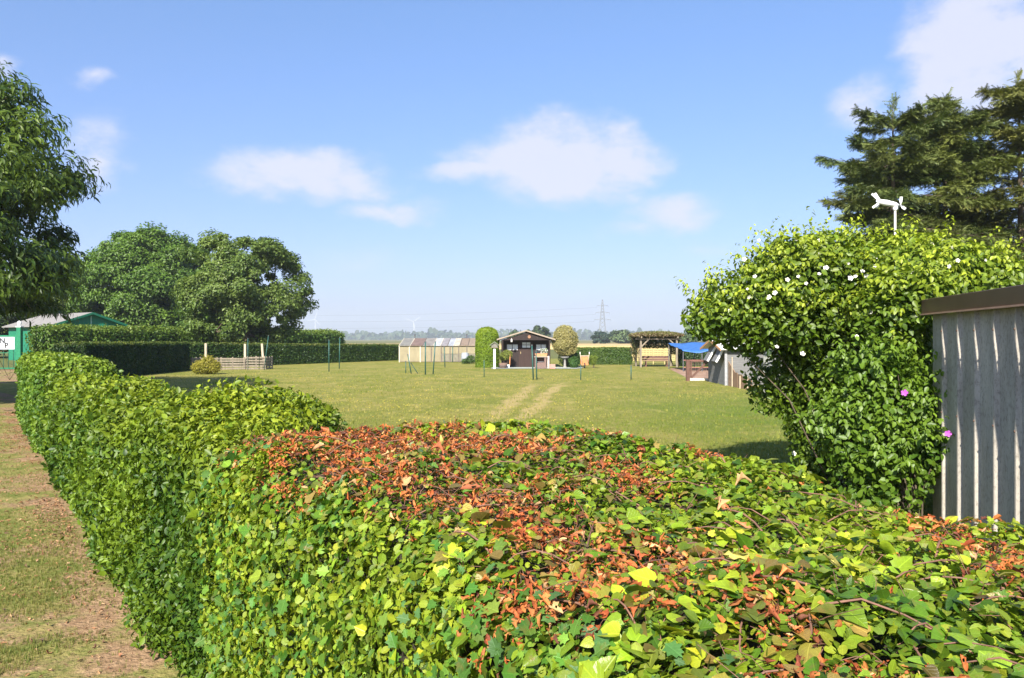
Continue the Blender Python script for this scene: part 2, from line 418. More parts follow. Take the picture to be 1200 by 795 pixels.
def spruce(name, label, base, H, Lmax, seed, lo, hi, first=1.5, gaps=.2):
    rng = np.random.default_rng(seed)
    root = tag(empty(name, (base[0], base[1], 0)), label, 'conifer tree', 'tall dark conifers on the right')
    mb = MB()
    lean = rng.normal(size=2)*.15
    top = lambda z: np.array([lean[0]*(z/H)**2, lean[1]*(z/H)**2, z])
    mb.tube([top(H*k/10)-np.array([0, 0, .05 if k == 0 else 0]) for k in range(11)], [.22*(1-k/10.4) for k in range(11)], 8)
    pos = []; nr = []; ax = []; cl = []
    z = first
    while z < H*.985:
        f = 1-(z-first)/(H-first)
        L0 = Lmax*(.08 + .92*f**.62)*(1 if f < .85 else .8)
        for k in range(rng.integers(5, 8)):
            if rng.random() < gaps: continue
            a = rng.random()*2*PI; L = L0*(.55+.6*rng.random()); zz = z + rng.normal()*.15
            dirv = np.array([math.cos(a), math.sin(a), 0])
            rise = (.45 if f < .35 else .05)
            sag = .25+.15*rng.random()
            bt = rng.random()
            pts = []
            for q in np.linspace(0, 1, 7):
                pts.append(top(zz) + dirv*L*q + np.array([0, 0, L*(rise*q - sag*q*q + .16*q**4)]))
            mb.tube(pts, [max(.006, .035*(L/Lmax)*(1-.85*q)) for q in np.linspace(0, 1, 7)], 4, cap=False)
            ns = int(46*L)+8
            qs = .12+.88*rng.random(ns)**.75
            side = np.array([-dirv[1], dirv[0], 0])
            for q in qs:
                i = min(5, int(q*6)); fr = q*6-i; p = pts[i]*(1-fr)+pts[i+1]*fr
                sw = rng.choice([-1, 1])*rng.random()*.42*L*(1-q*.75)*.8
                for kk in range(2):
                    pos.append(p + side*sw*(kk+.4)/1.4 + np.array([0, 0, -abs(sw)*.25 - .10*rng.random()]))
                    ax.append(dirv*.6 + side*np.sign(sw)*.8 + np.array([0, 0, -.35-.5*rng.random()]) + rng.normal(size=3)*.25)
                    nr.append(np.array([0, 0, 1.0]) + rng.normal(size=3)*.45); cl.append(bt)
        z += .26 + .18*rng.random()
    for q in range(40):
        zt = H*(.93+.09*q/40); pos.append(top(zt)+rng.normal(size=3)*.05); ax.append(np.array([rng.normal()*.6, rng.normal()*.6, .8])); nr.append(rng.normal(size=3)); cl.append(.5)
    mb.build('trunk', BARK, root, smooth=True)
    n = len(pos); cl = np.array(cl)
    c = mixcol(cl*.6+rng.random(n)*.4, lo, hi)*(1+rng.normal(size=(n, 1))*.15)
    scatter('crown', SPRAY, np.array(pos), np.array(nr), .30*(.7+.6*rng.random(n)), c, NEEDLE, root, seed, np.array(ax))
    return root

def blob_shrub(name, label, base, blobs, n, size, lo, hi, seed, templates=OVATE, m=LEAF, cat='shrub', stems=6, stem_r=.02, group=None, tip=None, deep=.5, cut=None, sprigs=0, sprig_len=.3, tipz=0.0):
    """blobs: (x,y,z,rx,ry,rz) relative to base"""
    rng = np.random.default_rng(seed)
    root = tag(empty(name, (base[0], base[1], 0)), label, cat, group)
    B = np.array(blobs, float)
    A = (B[:, 3]*B[:, 4]+B[:, 3]*B[:, 5]+B[:, 4]*B[:, 5])
    k = rng.choice(len(B), n, p=A/A.sum())
    d = rng.normal(size=(n, 3)); d /= np.linalg.norm(d, axis=1, keepdims=True)
    rr = 1 - deep*rng.random(n)**2
    fr = 1.6/np.mean(B[:, 3:])
    rr *= 1+(fbm(d*B[k, 3:]+B[k, :3]*1.3, fr, seed)-.5)*.7
    P = B[k, :3] + d*B[k, 3:]*rr[:, None]
    ok = P[:, 2] > .02
    if cut is not None: ok &= cut(P)
    P, d, k, rr = P[ok], d[ok], k[ok], rr[ok]; n = len(P)
    t = rng.random(n)*.5 + fbm(P, fr*1.2, seed+4)*.9-.2
    c = mixcol(t, lo, hi)
    if tip is not None:
        q = np.clip(d[:, 2]*.6+.25, 0, 1)*np.clip((rr-.75)*4, 0, 1)*rng.random(n)*(np.clip((P[:, 2]-tipz)/.6, 0, 1) if tipz else 1)  # tip colour fades below tipz, painting the shade under the overhang
        c = c*(1-q)[:, None]+np.array(tip)[None]*q[:, None]
    c *= 1+rng.normal(size=(n, 1))*.13
    nr = d*.7 + rng.normal(size=(n, 3))*.5 + np.array([0, 0, .35])
    scatter('foliage', templates, P, nr, size*(.6+.7*rng.random(n)), c, m, root, seed)
    if sprigs:
        kk = rng.choice(len(B), sprigs, p=A/A.sum()); dd = rng.normal(size=(sprigs, 3)); dd[:, 2] = np.abs(dd[:, 2])*.9 + .15; dd[:, 1] -= .15; dd /= np.linalg.norm(dd, axis=1, keepdims=True)
        O = B[kk, :3] + dd*B[kk, 3:]*.8
        far_in = np.zeros(sprigs, bool)
        for q in range(len(B)): far_in |= (((O - B[q, :3])/B[q, 3:])**2).sum(1) < .45
        O, dd = O[~far_in], dd[~far_in]
        per = 16; Ls = sprig_len*(.4+.8*rng.random(len(O)))
        gd = dd*.75 + np.array([0, 0, .55]) + rng.normal(size=dd.shape)*.25
        tq = np.tile(np.linspace(.1, 1, per), len(O)); ii = np.repeat(np.arange(len(O)), per)
        sp_ = O[ii] + gd[ii]*(Ls[ii]*tq)[:, None] - np.array([0, 0, 1])*(Ls[ii]*tq**2*.25)[:, None]
        sd = rng.normal(size=sp_.shape); sd[:, 2] *= .6
        sp_ += sd*.02
        tt = np.clip(tq*.8+rng.normal(size=len(tq))*.2, 0, 1)*(np.clip((sp_[:, 2]-tipz)/.6, 0, 1) if tipz else 1)  # low sprigs lose the pale tip too, same painted shade
        cc = mixcol(tt, np.array(lo)*.5+np.array(hi)*.5, tip if tip is not None else hi)*(1+rng.normal(size=(len(tq), 1))*.13)
        scatter('outer_foliage', templates, sp_, sd*.5+gd[ii]*.4+np.array([0, -.25, .5]), size*(1.05-.35*tq)*(.7+.5*rng.random(len(tq))), cc, m, root, seed+7, sd+gd[ii]*.5)
    mb = MB()
    for b in B:
        for q in range(stems):
            e = b[:3] + rng.normal(size=3)*b[3:]*.35
            s0 = np.array([rng.normal()*.06, rng.normal()*.06, -.02])
            mid = s0*.4+e*.6 + np.array([0, 0, -.12*b[5]]); mid[:2] *= .7
            mb.tube([s0, mid, e], [stem_r, stem_r*.7, stem_r*.3], 5, cap=False)
    mb.build('stems', BARK, root, smooth=True)
    return root

# ================================================================== SETTING
def sheet(name, poly, z, m, kind='structure'):
    me = bpy.data.meshes.new(name); me.from_pydata([(x, y, z) for x, y in poly], [], [tuple(range(len(poly)))])
    o = link_mesh(name, me, m); o['kind'] = kind
    return o

HD = np.array([-.571, .821]); HN = np.array([.821, .571])      # along / across the long front hedge
def hp(s, n): return tuple(HD*s + HN*n)

# --- ground materials
def ground_mat(name, build):
    m, nt = new_mat(name); L = nt.links.new
    out = N(nt, 'ShaderNodeOutputMaterial'); b = N(nt, 'ShaderNodeBsdfPrincipled')
    b.inputs['Roughness'].default_value = .95; b.inputs['Specular IOR Level'].default_value = .1
    tc = N(nt, 'ShaderNodeTexCoord')
    def noise(scale, detail=5, rough=.6, stretch=None):
        n = N(nt, 'ShaderNodeTexNoise'); n.inputs['Scale'].default_value = scale; n.inputs['Detail'].default_value = detail; n.inputs['Roughness'].default_value = rough
        if stretch:
            mp = N(nt, 'ShaderNodeMapping'); mp.inputs['Scale'].default_value = stretch; L(tc.outputs['Object'], mp.inputs[0]); L(mp.outputs[0], n.inputs['Vector'])
        else: L(tc.outputs['Object'], n.inputs['Vector'])
        return n.outputs['Fac']
    def mix(f, a, c):
        x = N(nt, 'ShaderNodeMix', data_type='RGBA')
        if hasattr(f, 'node'): L(f, x.inputs[0])
        else: x.inputs[0].default_value = f
        for s_, q in ((6, a), (7, c)):
            if hasattr(q, 'node'): L(q, x.inputs[s_])
            else: x.inputs[s_].default_value = (*q, 1)
        return x.outputs[2]
    def fac(src, lo, hi):
        r = N(nt, 'ShaderNodeMapRange'); r.interpolation_type = 'SMOOTHSTEP'; L(src, r.inputs[0]); r.inputs[1].default_value = lo; r.inputs[2].default_value = hi
        return r.outputs[0]
    def math_(op, a, c=None):
        x = N(nt, 'ShaderNodeMath', operation=op)
        for s_, q in ((0, a), (1, c)):
            if q is None: continue
            if hasattr(q, 'node'): L(q, x.inputs[s_])
            else: x.inputs[s_].default_value = q
        return x.outputs[0]
    col, h, hs = build(noise, mix, fac, math_, tc, nt)
    L(col, b.inputs['Base Color'])
    bp = N(nt, 'ShaderNodeBump'); bp.inputs['Strength'].default_value = hs; bp.inputs['Distance'].default_value = .04
    L(h, bp.inputs['Height']); L(bp.outputs[0], b.inputs['Normal']); L(b.outputs[0], out.inputs[0])
    return m
def b_field(noise, mix, fac, math_, tc, nt):
    c = mix(fac(noise(.004, 3), .42, .6), (.10, .12, .035), (.26, .20, .09))
    c = mix(fac(noise(.6), .4, .7), c, (.12, .12, .045))
    return c, noise(6), .4
GREEN_L = (.165, .18, .032); DRY_L = (.36, .30, .10)
def b_lawn(noise, mix, fac, math_, tc, nt):
    sp = N(nt, 'ShaderNodeSeparateXYZ'); nt.links.new(tc.outputs['Object'], sp.inputs[0])
    X, Y = sp.outputs[0], sp.outputs[1]
    c = mix(fac(noise(.35, 6, .65), .35, .66), GREEN_L, (.25, .22, .058))
    c = mix(fac(noise(1.3, 6, .7, (1, .45, 1)), .5, .72), c, DRY_L)
    c = mix(fac(noise(7, 5, .7), .5, .75), c, (.085, .105, .022))
    c = mix(math_('MULTIPLY', fac(noise(2.6, 6, .75), .48, .66), .5), c, (.10, .12, .024))
    c = mix(math_('MULTIPLY', fac(noise(4.5, 5, .7, (1, .6, 1)), .56, .7), .5), c, (.38, .31, .11))
    # greener towards the near right
    g = math_('MULTIPLY', fac(X, 1.0, 7.0), fac(Y, 34.0, 20.0))
    g = math_('MULTIPLY', g, fac(noise(.5, 4), .2, .6))
    c = mix(math_('MULTIPLY', g, .85), c, (.095, .15, .022))
    # two worn tracks running up to the hut
    wob = math_('MULTIPLY', math_('SUBTRACT', noise(.5, 4), .5), 1.3)
    for x0, k, wd in ((-.45, .105, .42), (.35, .13, .34)):
        line = math_('ADD', math_('MULTIPLY', math_('SUBTRACT', Y, 20.0), k), x0)
        dd = math_('ABSOLUTE', math_('ADD', math_('SUBTRACT', X, line), wob))
        f = math_('MULTIPLY', fac(dd, wd, wd*.25), math_('MULTIPLY', fac(Y, 17.0, 20.0), fac(Y, 37.0, 30.0)))
        f = math_('MULTIPLY', f, fac(noise(.9, 5, .7), .28, .5))
        c = mix(math_('MULTIPLY', f, .75), c, (.42, .31, .14))
    f = fac(noise(.45, 3, .5, (.6, 1.6, 1)), .66, .74)
    c = mix(math_('MULTIPLY', f, .6), c, (.34, .26, .12))
    return c, noise(14, 6, .75), 1.0
def b_path(noise, mix, fac, math_, tc, nt):
    dirt = mix(fac(noise(9, 6, .7), .35, .7), (.22, .135, .075), (.38, .25, .145))
    dirt = mix(fac(noise(40, 4), .55, .7), dirt, (.12, .08, .05))
    grass = mix(fac(noise(3, 6, .7), .35, .65), (.115, .14, .03), (.27, .225, .08))
    sp = N(nt, 'ShaderNodeSeparateXYZ'); nt.links.new(tc.outputs['Object'], sp.inputs[0])
    nn = math_('ADD', math_('MULTIPLY', sp.outputs[0], float(HN[0])), math_('MULTIPLY', sp.outputs[1], float(HN[1])))
    edge = math_('MULTIPLY', fac(nn, .3, .8), .12)
    near = math_('MULTIPLY', fac(sp.outputs[1], 7.0, 4.2), .05)
    c = mix(fac(math_('SUBTRACT', math_('SUBTRACT', noise(.8, 7, .72), edge), near), .34, .47), dirt, grass)
    return c, noise(25, 5), .7
def b_wheat(noise, mix, fac, math_, tc, nt):
    return mix(fac(noise(.05, 5), .35, .65), (.40, .29, .13), (.48, .36, .18)), noise(3), .3
def b_soil(noise, mix, fac, math_, tc, nt):
    return mix(fac(noise(1.2, 6), .35, .7), (.24, .15, .10), (.36, .24, .17)), noise(12), .5
def b_pave(noise, mix, fac, math_, tc, nt):
    return mix(fac(noise(1.5, 5), .3, .7), (.30, .34, .31), (.40, .42, .38)), noise(20), .2

ring = [(4200*math.cos(2*PI*k/96), 4200*math.sin(2*PI*k/96)) for k in range(96)]
sheet('ground', ring, 0, ground_mat('ground', b_field))
lawn_poly = [hp(-6, 1.7), (40, -6), (40, 78), (-8.5, 78), (-22, 53), (-23, 33), hp(27.5, 1.7)]
sheet('lawn', lawn_poly, .004, ground_mat('lawn', b_lawn))
path_poly = [hp(-6, 1.68), hp(27.5, 1.68), (-23.02, 33), (-24, 50), (-60, 60), (-60, -10), (-6, -10)]
sheet('path', path_poly, .004, ground_mat('path', b_path))
sheet('terrace', [(-1.4, 51.2), (4.3, 51.2), (4.9, 52.4), (4.9, 54.2), (-1.4, 54.2)], .03, ground_mat('paving', b_pave))
sheet('bare_soil', [(8.7, 37.2), (15.5, 37.2), (16, 52), (10.6, 52)], .008, ground_mat('soil', b_soil))
wf = MB().box(-330, 75, 150, 215, -.5, .70)
o = wf.build('wheat_field', ground_mat('wheat', b_wheat)); o['kind'] = 'structure'

# --- far wood on the horizon: uneven belt of crowns, one mass
rng = np.random.default_rng(5)
n = 9000
ang = rng.uniform(-1.0, 1.0, n); dist = 1900 + 250*rng.random(n)
hgt = 9 + 12*vnoise(np.stack([ang*40, ang*0, ang*0], 1), 1, 3)
pos = np.stack([np.sin(ang)*dist, np.cos(ang)*dist, rng.random(n)**.7*hgt], 1)
far = scatter('far_wood', ROUND, pos, rng.normal(size=(n, 3))+[0, -.8, .3], 12*(.7+.6*rng.random(n)), palette(rng, n, [(.03, .05, .02), (.045, .07, .025)]), NEEDLE, None, 3)
far['kind'] = 'stuff'

# ================================================================== FRONT HEDGE (ivy part)
IVY_S0, IVY_S1 = -3.0, 4.35
def ivy_h(u):
    s = u + IVY_S0
    h = 1.385 + .14*np.clip((s-1.4)/2.2, 0, 1) + .015*np.sin(s*3.1)
    return h - .16*np.clip((s-3.5)/.7, 0, 1)**2
rng = np.random.default_rng(21)
ivy = tag(empty('ivy_hedge', (*hp(1, 1.7), 0)), 'broad ivy covered hedge top with many orange dead leaves in the foreground', 'hedge')
IV = BoxShape(hp(IVY_S0, 1.92), hp(IVY_S1, 1.92), 1.86, 1.5, .22, .07, 21, ivy_h, 1.4)
def ivy_part(name, n, templates, m, size, depth, spread, colf, keepf, seed, upb=.3, smin=-1.3):
    r = np.random.default_rng(seed)
    u, v, z = IV.sample(n, r)
    k = (u+IVY_S0 > smin) & (z > .05)
    u, v, z = u[k], v[k], z[k]
    P, Nw = IV.place(u, v, z, depth(r, len(u)))
    s = P[:, :2] @ HD; nn = P[:, :2] @ HN
    k = keepf(r, P, s, nn, Nw)
    P, Nw, s, nn = P[k], Nw[k], s[k], nn[k]
    nr = Nw + r.normal(size=P.shape)*spread + np.array([0, 0, upb])
    o = scatter(name, templates, P - np.array([*hp(1, 1.7), 0]), nr, size(r, len(P)), colf(r, P, s, nn, Nw), m, ivy, seed, near=True)
    return o
def topness(Nw): return np.clip(Nw[:, 2]*1.5-.25, 0, 1)
def deadmask(P, s, nn):
    a = fbm(P*np.array([1, 1, .3]), 2.3, 77)
    patch = np.exp(-((s-3.2)/.8)**2 - ((nn-1.5)/.55)**2)*.52 + np.exp(-((s-1.8)/.7)**2 - ((nn-1.4)/.3)**2)*.24 + np.exp(-((s-.6)/.5)**2 - ((nn-1.7)/.8)**2)*.11
    return a + patch
def c_small(r, P, s, nn, Nw):
    tp = topness(Nw); q = fbm(P, 2.0, 5)
    c = palette(r, len(P), [(.06, .125, .010), (.10, .185, .014), (.16, .235, .016), (.23, .29, .02)], [3, 3, 3, 2], .25)
    y = np.clip((q-.38)*3.5 + .3*(nn-1.6), 0, 1)*r.random(len(P))
    return c*(1-y)[:, None] + np.array([.31, .37, .025])[None]*y[:, None]
ivy_part('small_leaves', 430000, ROUND[:2]+OVATE+HAW[:2], SOFTLEAF, lambda r, n: .026*(.6+.8*r.random(n)), lambda r, n: r.exponential(.035, n)-.015, .8, c_small,
         lambda r, P, s, nn, Nw: (r.random(len(P)) < np.where((Nw @ np.array([*HN, 0])) > .5, .15, .8)*np.clip((vnoise(P, 11, 19)-.12)*2.2, .3, 1)) & (r.random(len(P)) > .85*np.clip((deadmask(P, s, nn)-.6)*4, 0, 1)*topness(Nw)), 31)
def c_ivy(r, P, s, nn, Nw):
    q = fbm(P, 1.6, 8); y = np.clip((q-.44)*4 + .6*(nn-1.5), 0, 1)*(r.random(len(P)) < .85)
    c = palette(r, len(P), [(.04, .095, .008), (.07, .145, .010), (.11, .20, .014), (.17, .25, .02)], [3, 3, 3, 2], .22)
    c2 = palette(r, len(P), [(.32, .40, .022), (.42, .45, .03), (.23, .33, .02)])
    c = c*(1-y)[:, None]+c2*y[:, None]
    b = (r.random(len(P)) < .55*np.clip((deadmask(P, s, nn)-.48)*5, 0, 1)*topness(Nw))[:, None]
    return np.where(b, palette(r, len(P), [(.22,.20,.03),(.30,.22,.05),(.16,.12,.03),(.12,.15,.02)]), c)
ivy_part('ivy_leaves', 34000, IVY, IVYLEAF, lambda r, n: .036*(.55+.6*r.random(n)+1.0*r.random(n)**4), lambda r, n: r.exponential(.012, n)-.028, .5, c_ivy,
         lambda r, P, s, nn, Nw: (r.random(len(P)) < (.35+.65*topness(Nw))*np.clip((vnoise(P, 2.4, 61)-.2)*2.2, .12, 1)) & (r.random(len(P)) > .75*np.clip((deadmask(P, s, nn)-.68)*5, 0, 1)) & ((Nw[:, 2] > .4) | (P[:, 2] > .9) | (r.random(len(P)) < .2)), 32)
ivy_part('lobed_leaves', 30000, HAW, SOFTLEAF, lambda r, n: .042*(.5+.7*r.random(n)+.5*r.random(n)**4), lambda r, n: r.exponential(.015, n)-.03, .55,
         lambda r, P, s, nn, Nw: palette(r, len(P), [(.06, .15, .02), (.09, .20, .025), (.14, .25, .03), (.08, .18, .05)]),
         lambda r, P, s, nn, Nw: (r.random(len(P)) < np.clip((vnoise(P, 1.8, 15)-.15)*1.5, 0, 1)) & ((Nw @ np.array([*HN, 0])) < -.25), 33)
def c_dead(r, P, s, nn, Nw):
    return palette(r, len(P), [(.41, .125, .035), (.33, .085, .027), (.45, .17, .055), (.22, .065, .03), (.52, .30, .14), (.13, .05, .03)], [5, 4, 4, 2, 1, 1.5], .22)
ivy_part('dead_leaves', 250000, DEAD, DEADLEAF, lambda r, n: .023*(.4+1.2*r.random(n)**1.6), lambda r, n: r.exponential(.014, n)-.024, .9, c_dead,
         lambda r, P, s, nn, Nw: (r.random(len(P)) < np.clip((deadmask(P, s, nn)-.60)*6.0, 0.012, .97)*topness(Nw)*np.clip((vnoise(P, 9, 3)-.15)*1.7, 0, 1)), 34, smin=-1.0)
ivy_part('large_dead_leaves', 1500, DEAD, DEADLEAF, lambda r, n: .055*(.6+.8*r.random(n)), lambda r, n: -.03-.01*r.random(n), .6,
         lambda r, P, s, nn, Nw: palette(r, len(P), [(.50, .22, .09), (.42, .14, .06), (.58, .34, .16), (.45, .38, .10)]),
         lambda r, P, s, nn, Nw: (r.random(len(P)) < .20*topness(Nw)) & (nn < 2.5) & (nn > 1.15), 35)
IV.core('branches', TWIG, ivy, .10, base=hp(1, 1.7))
mb = MB(); r_ = np.random.default_rng(9)
ox, oy = hp(1, 1.7)
for k in range(420):
    s = r_.uniform(-.8, 4.1); nn = r_.uniform(1.05, 2.6); a = r_.normal()*.9 + (0 if r_.random() < .6 else PI/2)
    if nn < 1.0: a = r_.normal()*.5
    L = r_.uniform(.12, .5); m_ = 6
    cu = r_.normal()*1.2; u = np.zeros(m_); v = np.zeros(m_)
    for i in range(m_):
        u[i] = s - IVY_S0; v[i] = 1.92-nn
        s += math.cos(a)*L/m_; nn += math.sin(a)*L/m_; a += cu*L/m_*2
    u = np.clip(u, .3, IV.L-.1); v = np.clip(v, -.9, .9)
    P, Nw = IV.place(u, v, np.full(m_, 1.5), .012)
    P[:, 2] += np.abs(np.sin(np.linspace(0, PI, m_)))*r_.uniform(0, .05)
    P -= np.array([ox, oy, 0])
    mb.tube(P, np.linspace(.0032, .0016, m_)*r_.uniform(.6, 1.2), 5, cap=False)
for k in range(3600):
    s = r_.uniform(-.8, 4.1); nn = r_.uniform(1.05, 2.7)
    P0, N0 = IV.place(np.array([np.clip(s-IVY_S0, .2, IV.L-.1)]), np.array([np.clip(1.92-nn, -.9, .9)]), np.array([1.5]), .01)
    if deadmask(P0, np.array([s]), np.array([nn]))[0] < r_.uniform(.35, .75): continue
    p = P0[0] - np.array([ox, oy, 0]); d = r_.normal(size=3); d[2] = abs(d[2])*.35; d /= np.linalg.norm(d); L_ = r_.uniform(.03, .12)
    q = p + d*L_*.5 + r_.normal(size=3)*.008; e = p + d*L_ + r_.normal(size=3)*.015
    mb.tube([p, q, e], [.0016, .0012, .0007], 3, cap=False)
mb.build('stems', mat('red_stem', (.17, .085, .055), .7, .5, 15, .1), ivy, smooth=True)

# ================================================================== OTHER HEDGES
def h_clip(u):
    s = u + 3.95
    h = 1.375 + .12*np.exp(-((s-5.6)/.8)**2) - .15*np.exp(-((s-7.2)/.5)**2) + .11*np.exp(-((s-9.4)/1.3)**2) - .12*np.exp(-((s-11.8)/.6)**2) + .03*np.exp(-((s-13)/.6)**2) - .16*np.exp(-((s-14.6)/.8)**2)
    return h - .10*np.exp(-((s-4.1)/.35)**2)
def w_clip(u):
    s = u + 3.95
    return 1 + .66*np.exp(-((s-5.95)/1.0)**4) + .15*np.exp(-((s-9.5)/1.3)**2)
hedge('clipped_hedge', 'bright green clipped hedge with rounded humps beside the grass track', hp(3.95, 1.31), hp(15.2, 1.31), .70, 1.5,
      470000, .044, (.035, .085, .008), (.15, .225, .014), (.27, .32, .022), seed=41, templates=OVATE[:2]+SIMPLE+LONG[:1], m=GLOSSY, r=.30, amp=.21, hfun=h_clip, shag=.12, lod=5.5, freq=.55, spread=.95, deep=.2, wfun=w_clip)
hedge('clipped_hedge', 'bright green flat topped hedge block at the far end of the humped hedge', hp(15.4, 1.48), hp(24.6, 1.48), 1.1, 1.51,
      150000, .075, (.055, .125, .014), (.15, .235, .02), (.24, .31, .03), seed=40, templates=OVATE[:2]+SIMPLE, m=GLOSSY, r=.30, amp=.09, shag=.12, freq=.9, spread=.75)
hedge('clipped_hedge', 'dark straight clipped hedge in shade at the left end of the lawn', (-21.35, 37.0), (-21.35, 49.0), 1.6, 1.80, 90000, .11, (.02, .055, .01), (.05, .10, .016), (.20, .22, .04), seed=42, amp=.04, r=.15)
hedge('clipped_hedge', 'long low dark hedge behind the wooden compost bay and the lawn', (-22.9, 51.8), (-10.4, 73.6), 1.4, 1.62, 90000, .13, (.028, .07, .01), (.075, .135, .02), (.19, .20, .04), seed=43, amp=.05, r=.15, hfun=lambda u: 1.74-.012*u)  # leaf colour darkened to paint shade on the barely lit face
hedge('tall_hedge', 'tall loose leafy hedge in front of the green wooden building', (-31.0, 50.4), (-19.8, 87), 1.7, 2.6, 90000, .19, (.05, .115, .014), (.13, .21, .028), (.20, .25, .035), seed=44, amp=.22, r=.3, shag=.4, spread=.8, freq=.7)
hedge('clipped_hedge', 'mid green square hedge between the pale round bush and the trellis', (4.6, 60.3), (9.3, 60.3), 1.2, 1.32, 30000, .10, (.045, .10, .015), (.10, .16, .022), (.16, .20, .03), seed=45, amp=.05, r=.12)
hedge('dark_hedge', 'dark green hedge behind the blue tarpaulin shelter', (12.3, 56.6), (19.5, 57.2), 1.2, 1.35, 24000, .12, (.022, .055, .012), (.05, .095, .02), None, seed=46, amp=.1, r=.15)

# ================================================================== TREES
tree('chestnut_tree', 'big dark tree with long drooping leaves at the left edge of the photo', (-21.5, 23.5), 12, .34, (-20.5, 22.5, 3.9), (7.0, 6.0, 7.6), 460, 160000, .25, (.028, .062, .008), (.12, .18, .02), 151, LONG, LEAF, clus_r=1.0, hang=.5, lump=.26, zmin=2.6)
tree('walnut_tree', 'wide round dome shaped green tree behind the green building', (at(176, 86), 86), 14, .46, (at(178, 86), 86, 7.3), (8.1, 7.2, 6.9), 420, 170000, .31, (.055, .12, .012), (.13, .215, .026), 52, SIMPLE, LEAF, clus_r=1.25, lump=.14)
tree('apple_tree', 'looser lighter green tree just right of the dome shaped tree', (at(290, 62), 62), 9.8, .34, (at(287, 62), 62, 5.4), (4.3, 4.6, 4.6), 230, 80000, .24, (.065, .12, .02), (.165, .225, .045), 53, SIMPLE, LEAF, clus_r=.85, lump=.38)
tree('lime_tree', 'yellowish green tree half hidden between the big left tree and the dome tree', (at(62, 92), 92), 9.5, .32, (at(62, 92), 92, 5.2), (7.6, 5, 4.9), 190, 60000, .36, (.07, .12, .018), (.17, .22, .035), 54, SIMPLE, LEAF, clus_r=1.3, lump=.2)
tree('lime_tree', 'dark low tree behind the green gate at the far left', (at(-12, 80), 80), 8.5, .32, (at(-12, 80), 80, 4.6), (5.5, 4.5, 4.2), 110, 26000, .30, (.025, .05, .012), (.06, .10, .02), 55, SIMPLE, LEAF, clus_r=1.2, lump=.2)
spruce('spruce_tree', 'leftmost conifer with long bare reaching lower branches and a pointed tip', (12.9, 26), 9.9, 4.3, 61, (.055, .09, .024), (.16, .18, .045), gaps=.15)
spruce('spruce_tree', 'middle conifer with brownish green boughs, second from the left', (15.0, 26.6), 10.1, 4.0, 62, (.065, .10, .024), (.18, .20, .045), gaps=.06)
spruce('spruce_tree', 'tallest conifer at the right edge of the photo', (17.4, 26.2), 10.9, 4.2, 63, (.065, .09, .022), (.19, .185, .04), gaps=.04)
spruce('spruce_tree', 'conifer standing behind, between the middle and the tallest conifer', (16.4, 29.5), 10.6, 4.0, 64, (.065, .09, .022), (.17, .17, .04), gaps=.05)
spruce('spruce_tree', 'conifer behind, in the gap between the leftmost and the middle conifer', (14.6, 30.5), 9.3, 3.8, 65, (.065, .09, .022), (.17, .17, .04), gaps=.1)

# far trees, fading in the haze
def far_tree(px, Z, w, h, label, lo, hi, seed):
    X = at(px, Z)
    tree('distant_tree', label, (X, Z), h, .3, (X, Z, h*.52), (w/2, w/2.4, h*.47), 46, 5200, .9*w/14, lo, hi, seed, ROUND, NEEDLE, clus_r=w*.13, lump=.2, group='trees beyond the far hedge')
far_tree(612, 300, 10, 5.3, 'low distant tree showing just over the roof ridge of the brown hut', (.03, .055, .02), (.06, .09, .03), 71)
far_tree(633, 300, 9, 6.9, 'distant tree showing over the right roof slope of the brown hut', (.03, .055, .02), (.06, .09, .03), 72)
far_tree(704, 330, 8.5, 5.0, 'dark bluish distant tree left of the pale one under the pylon', (.018, .038, .024), (.03, .055, .03), 73)
far_tree(727, 330, 11, 5.4, 'pale green distant tree right of the dark one near the pylon', (.055, .09, .035), (.10, .14, .05), 74)
far_tree(806, 190, 4.5, 3.4, 'small distant tree between the pergola and the blue tarpaulin', (.05, .08, .03), (.08, .12, .04), 75)
far_tree(853, 200, 9, 4.4, 'dark distant tree above the white roof of the chicken coop', (.02, .045, .022), (.04, .07, .03), 76)

# ================================================================== SHRUBS
def shrub_cut(P):
    # a thin window low on the left through which the pale shed shows
    w = np.exp(-((P[:, 0]+.85)/.22)**2 - ((P[:, 2]-1.78)/.16)**2)
    return np.random.default_rng(3).random(len(P)) > w*1.15
ROSE = (4.25, 9.9)
rose = blob_shrub('flowering_shrub', 'large yellow green shrub with white blossoms leaning over the grey shed', ROSE,
    [(-1.05,0,2.42,.75,.8,.5), (-.6,.1,2.75,.65,.9,.56), (-.2,.1,2.88,.7,.9,.50), (.55,.1,2.68,.95,1.0,.62), (1.2,.2,2.7,1.0,.95,.6), (1.95,.3,2.6,.9,.9,.5), (2.7,.4,2.55,.8,.8,.45),
     (-.7,.1,2.25,.85,.9,.5), (.3,.2,2.0,1.0,.8,.7), (-.05,.45,1.35,.75,.6,.85), (.25,.3,.7,.75,.5,.75), (.75,-.5,1.9,.55,.5,.45), (.1,.5,.75,.55,.5,.7), (-1.55,.0,2.25,.45,.5,.28), (.95,.1,2.82,.6,.6,.38), (-.55,.55,1.55,.5,.4,.65), (-.05,.5,.75,.5,.4,.7), (.1,.4,.4,.55,.4,.45), (.15,-1.1,2.3,.5,.4,.5), (.32,-1.35,2.45,.36,.3,.34), (.2,-1.2,1.7,.32,.3,.5)],
    62000, .075, (.035, .085, .008), (.16, .24, .016), 81, OVATE, LEAF, stems=1, stem_r=.013, tip=(.37, .43, .03), deep=.55, cut=shrub_cut, sprigs=1100, sprig_len=.36, tipz=1.7)
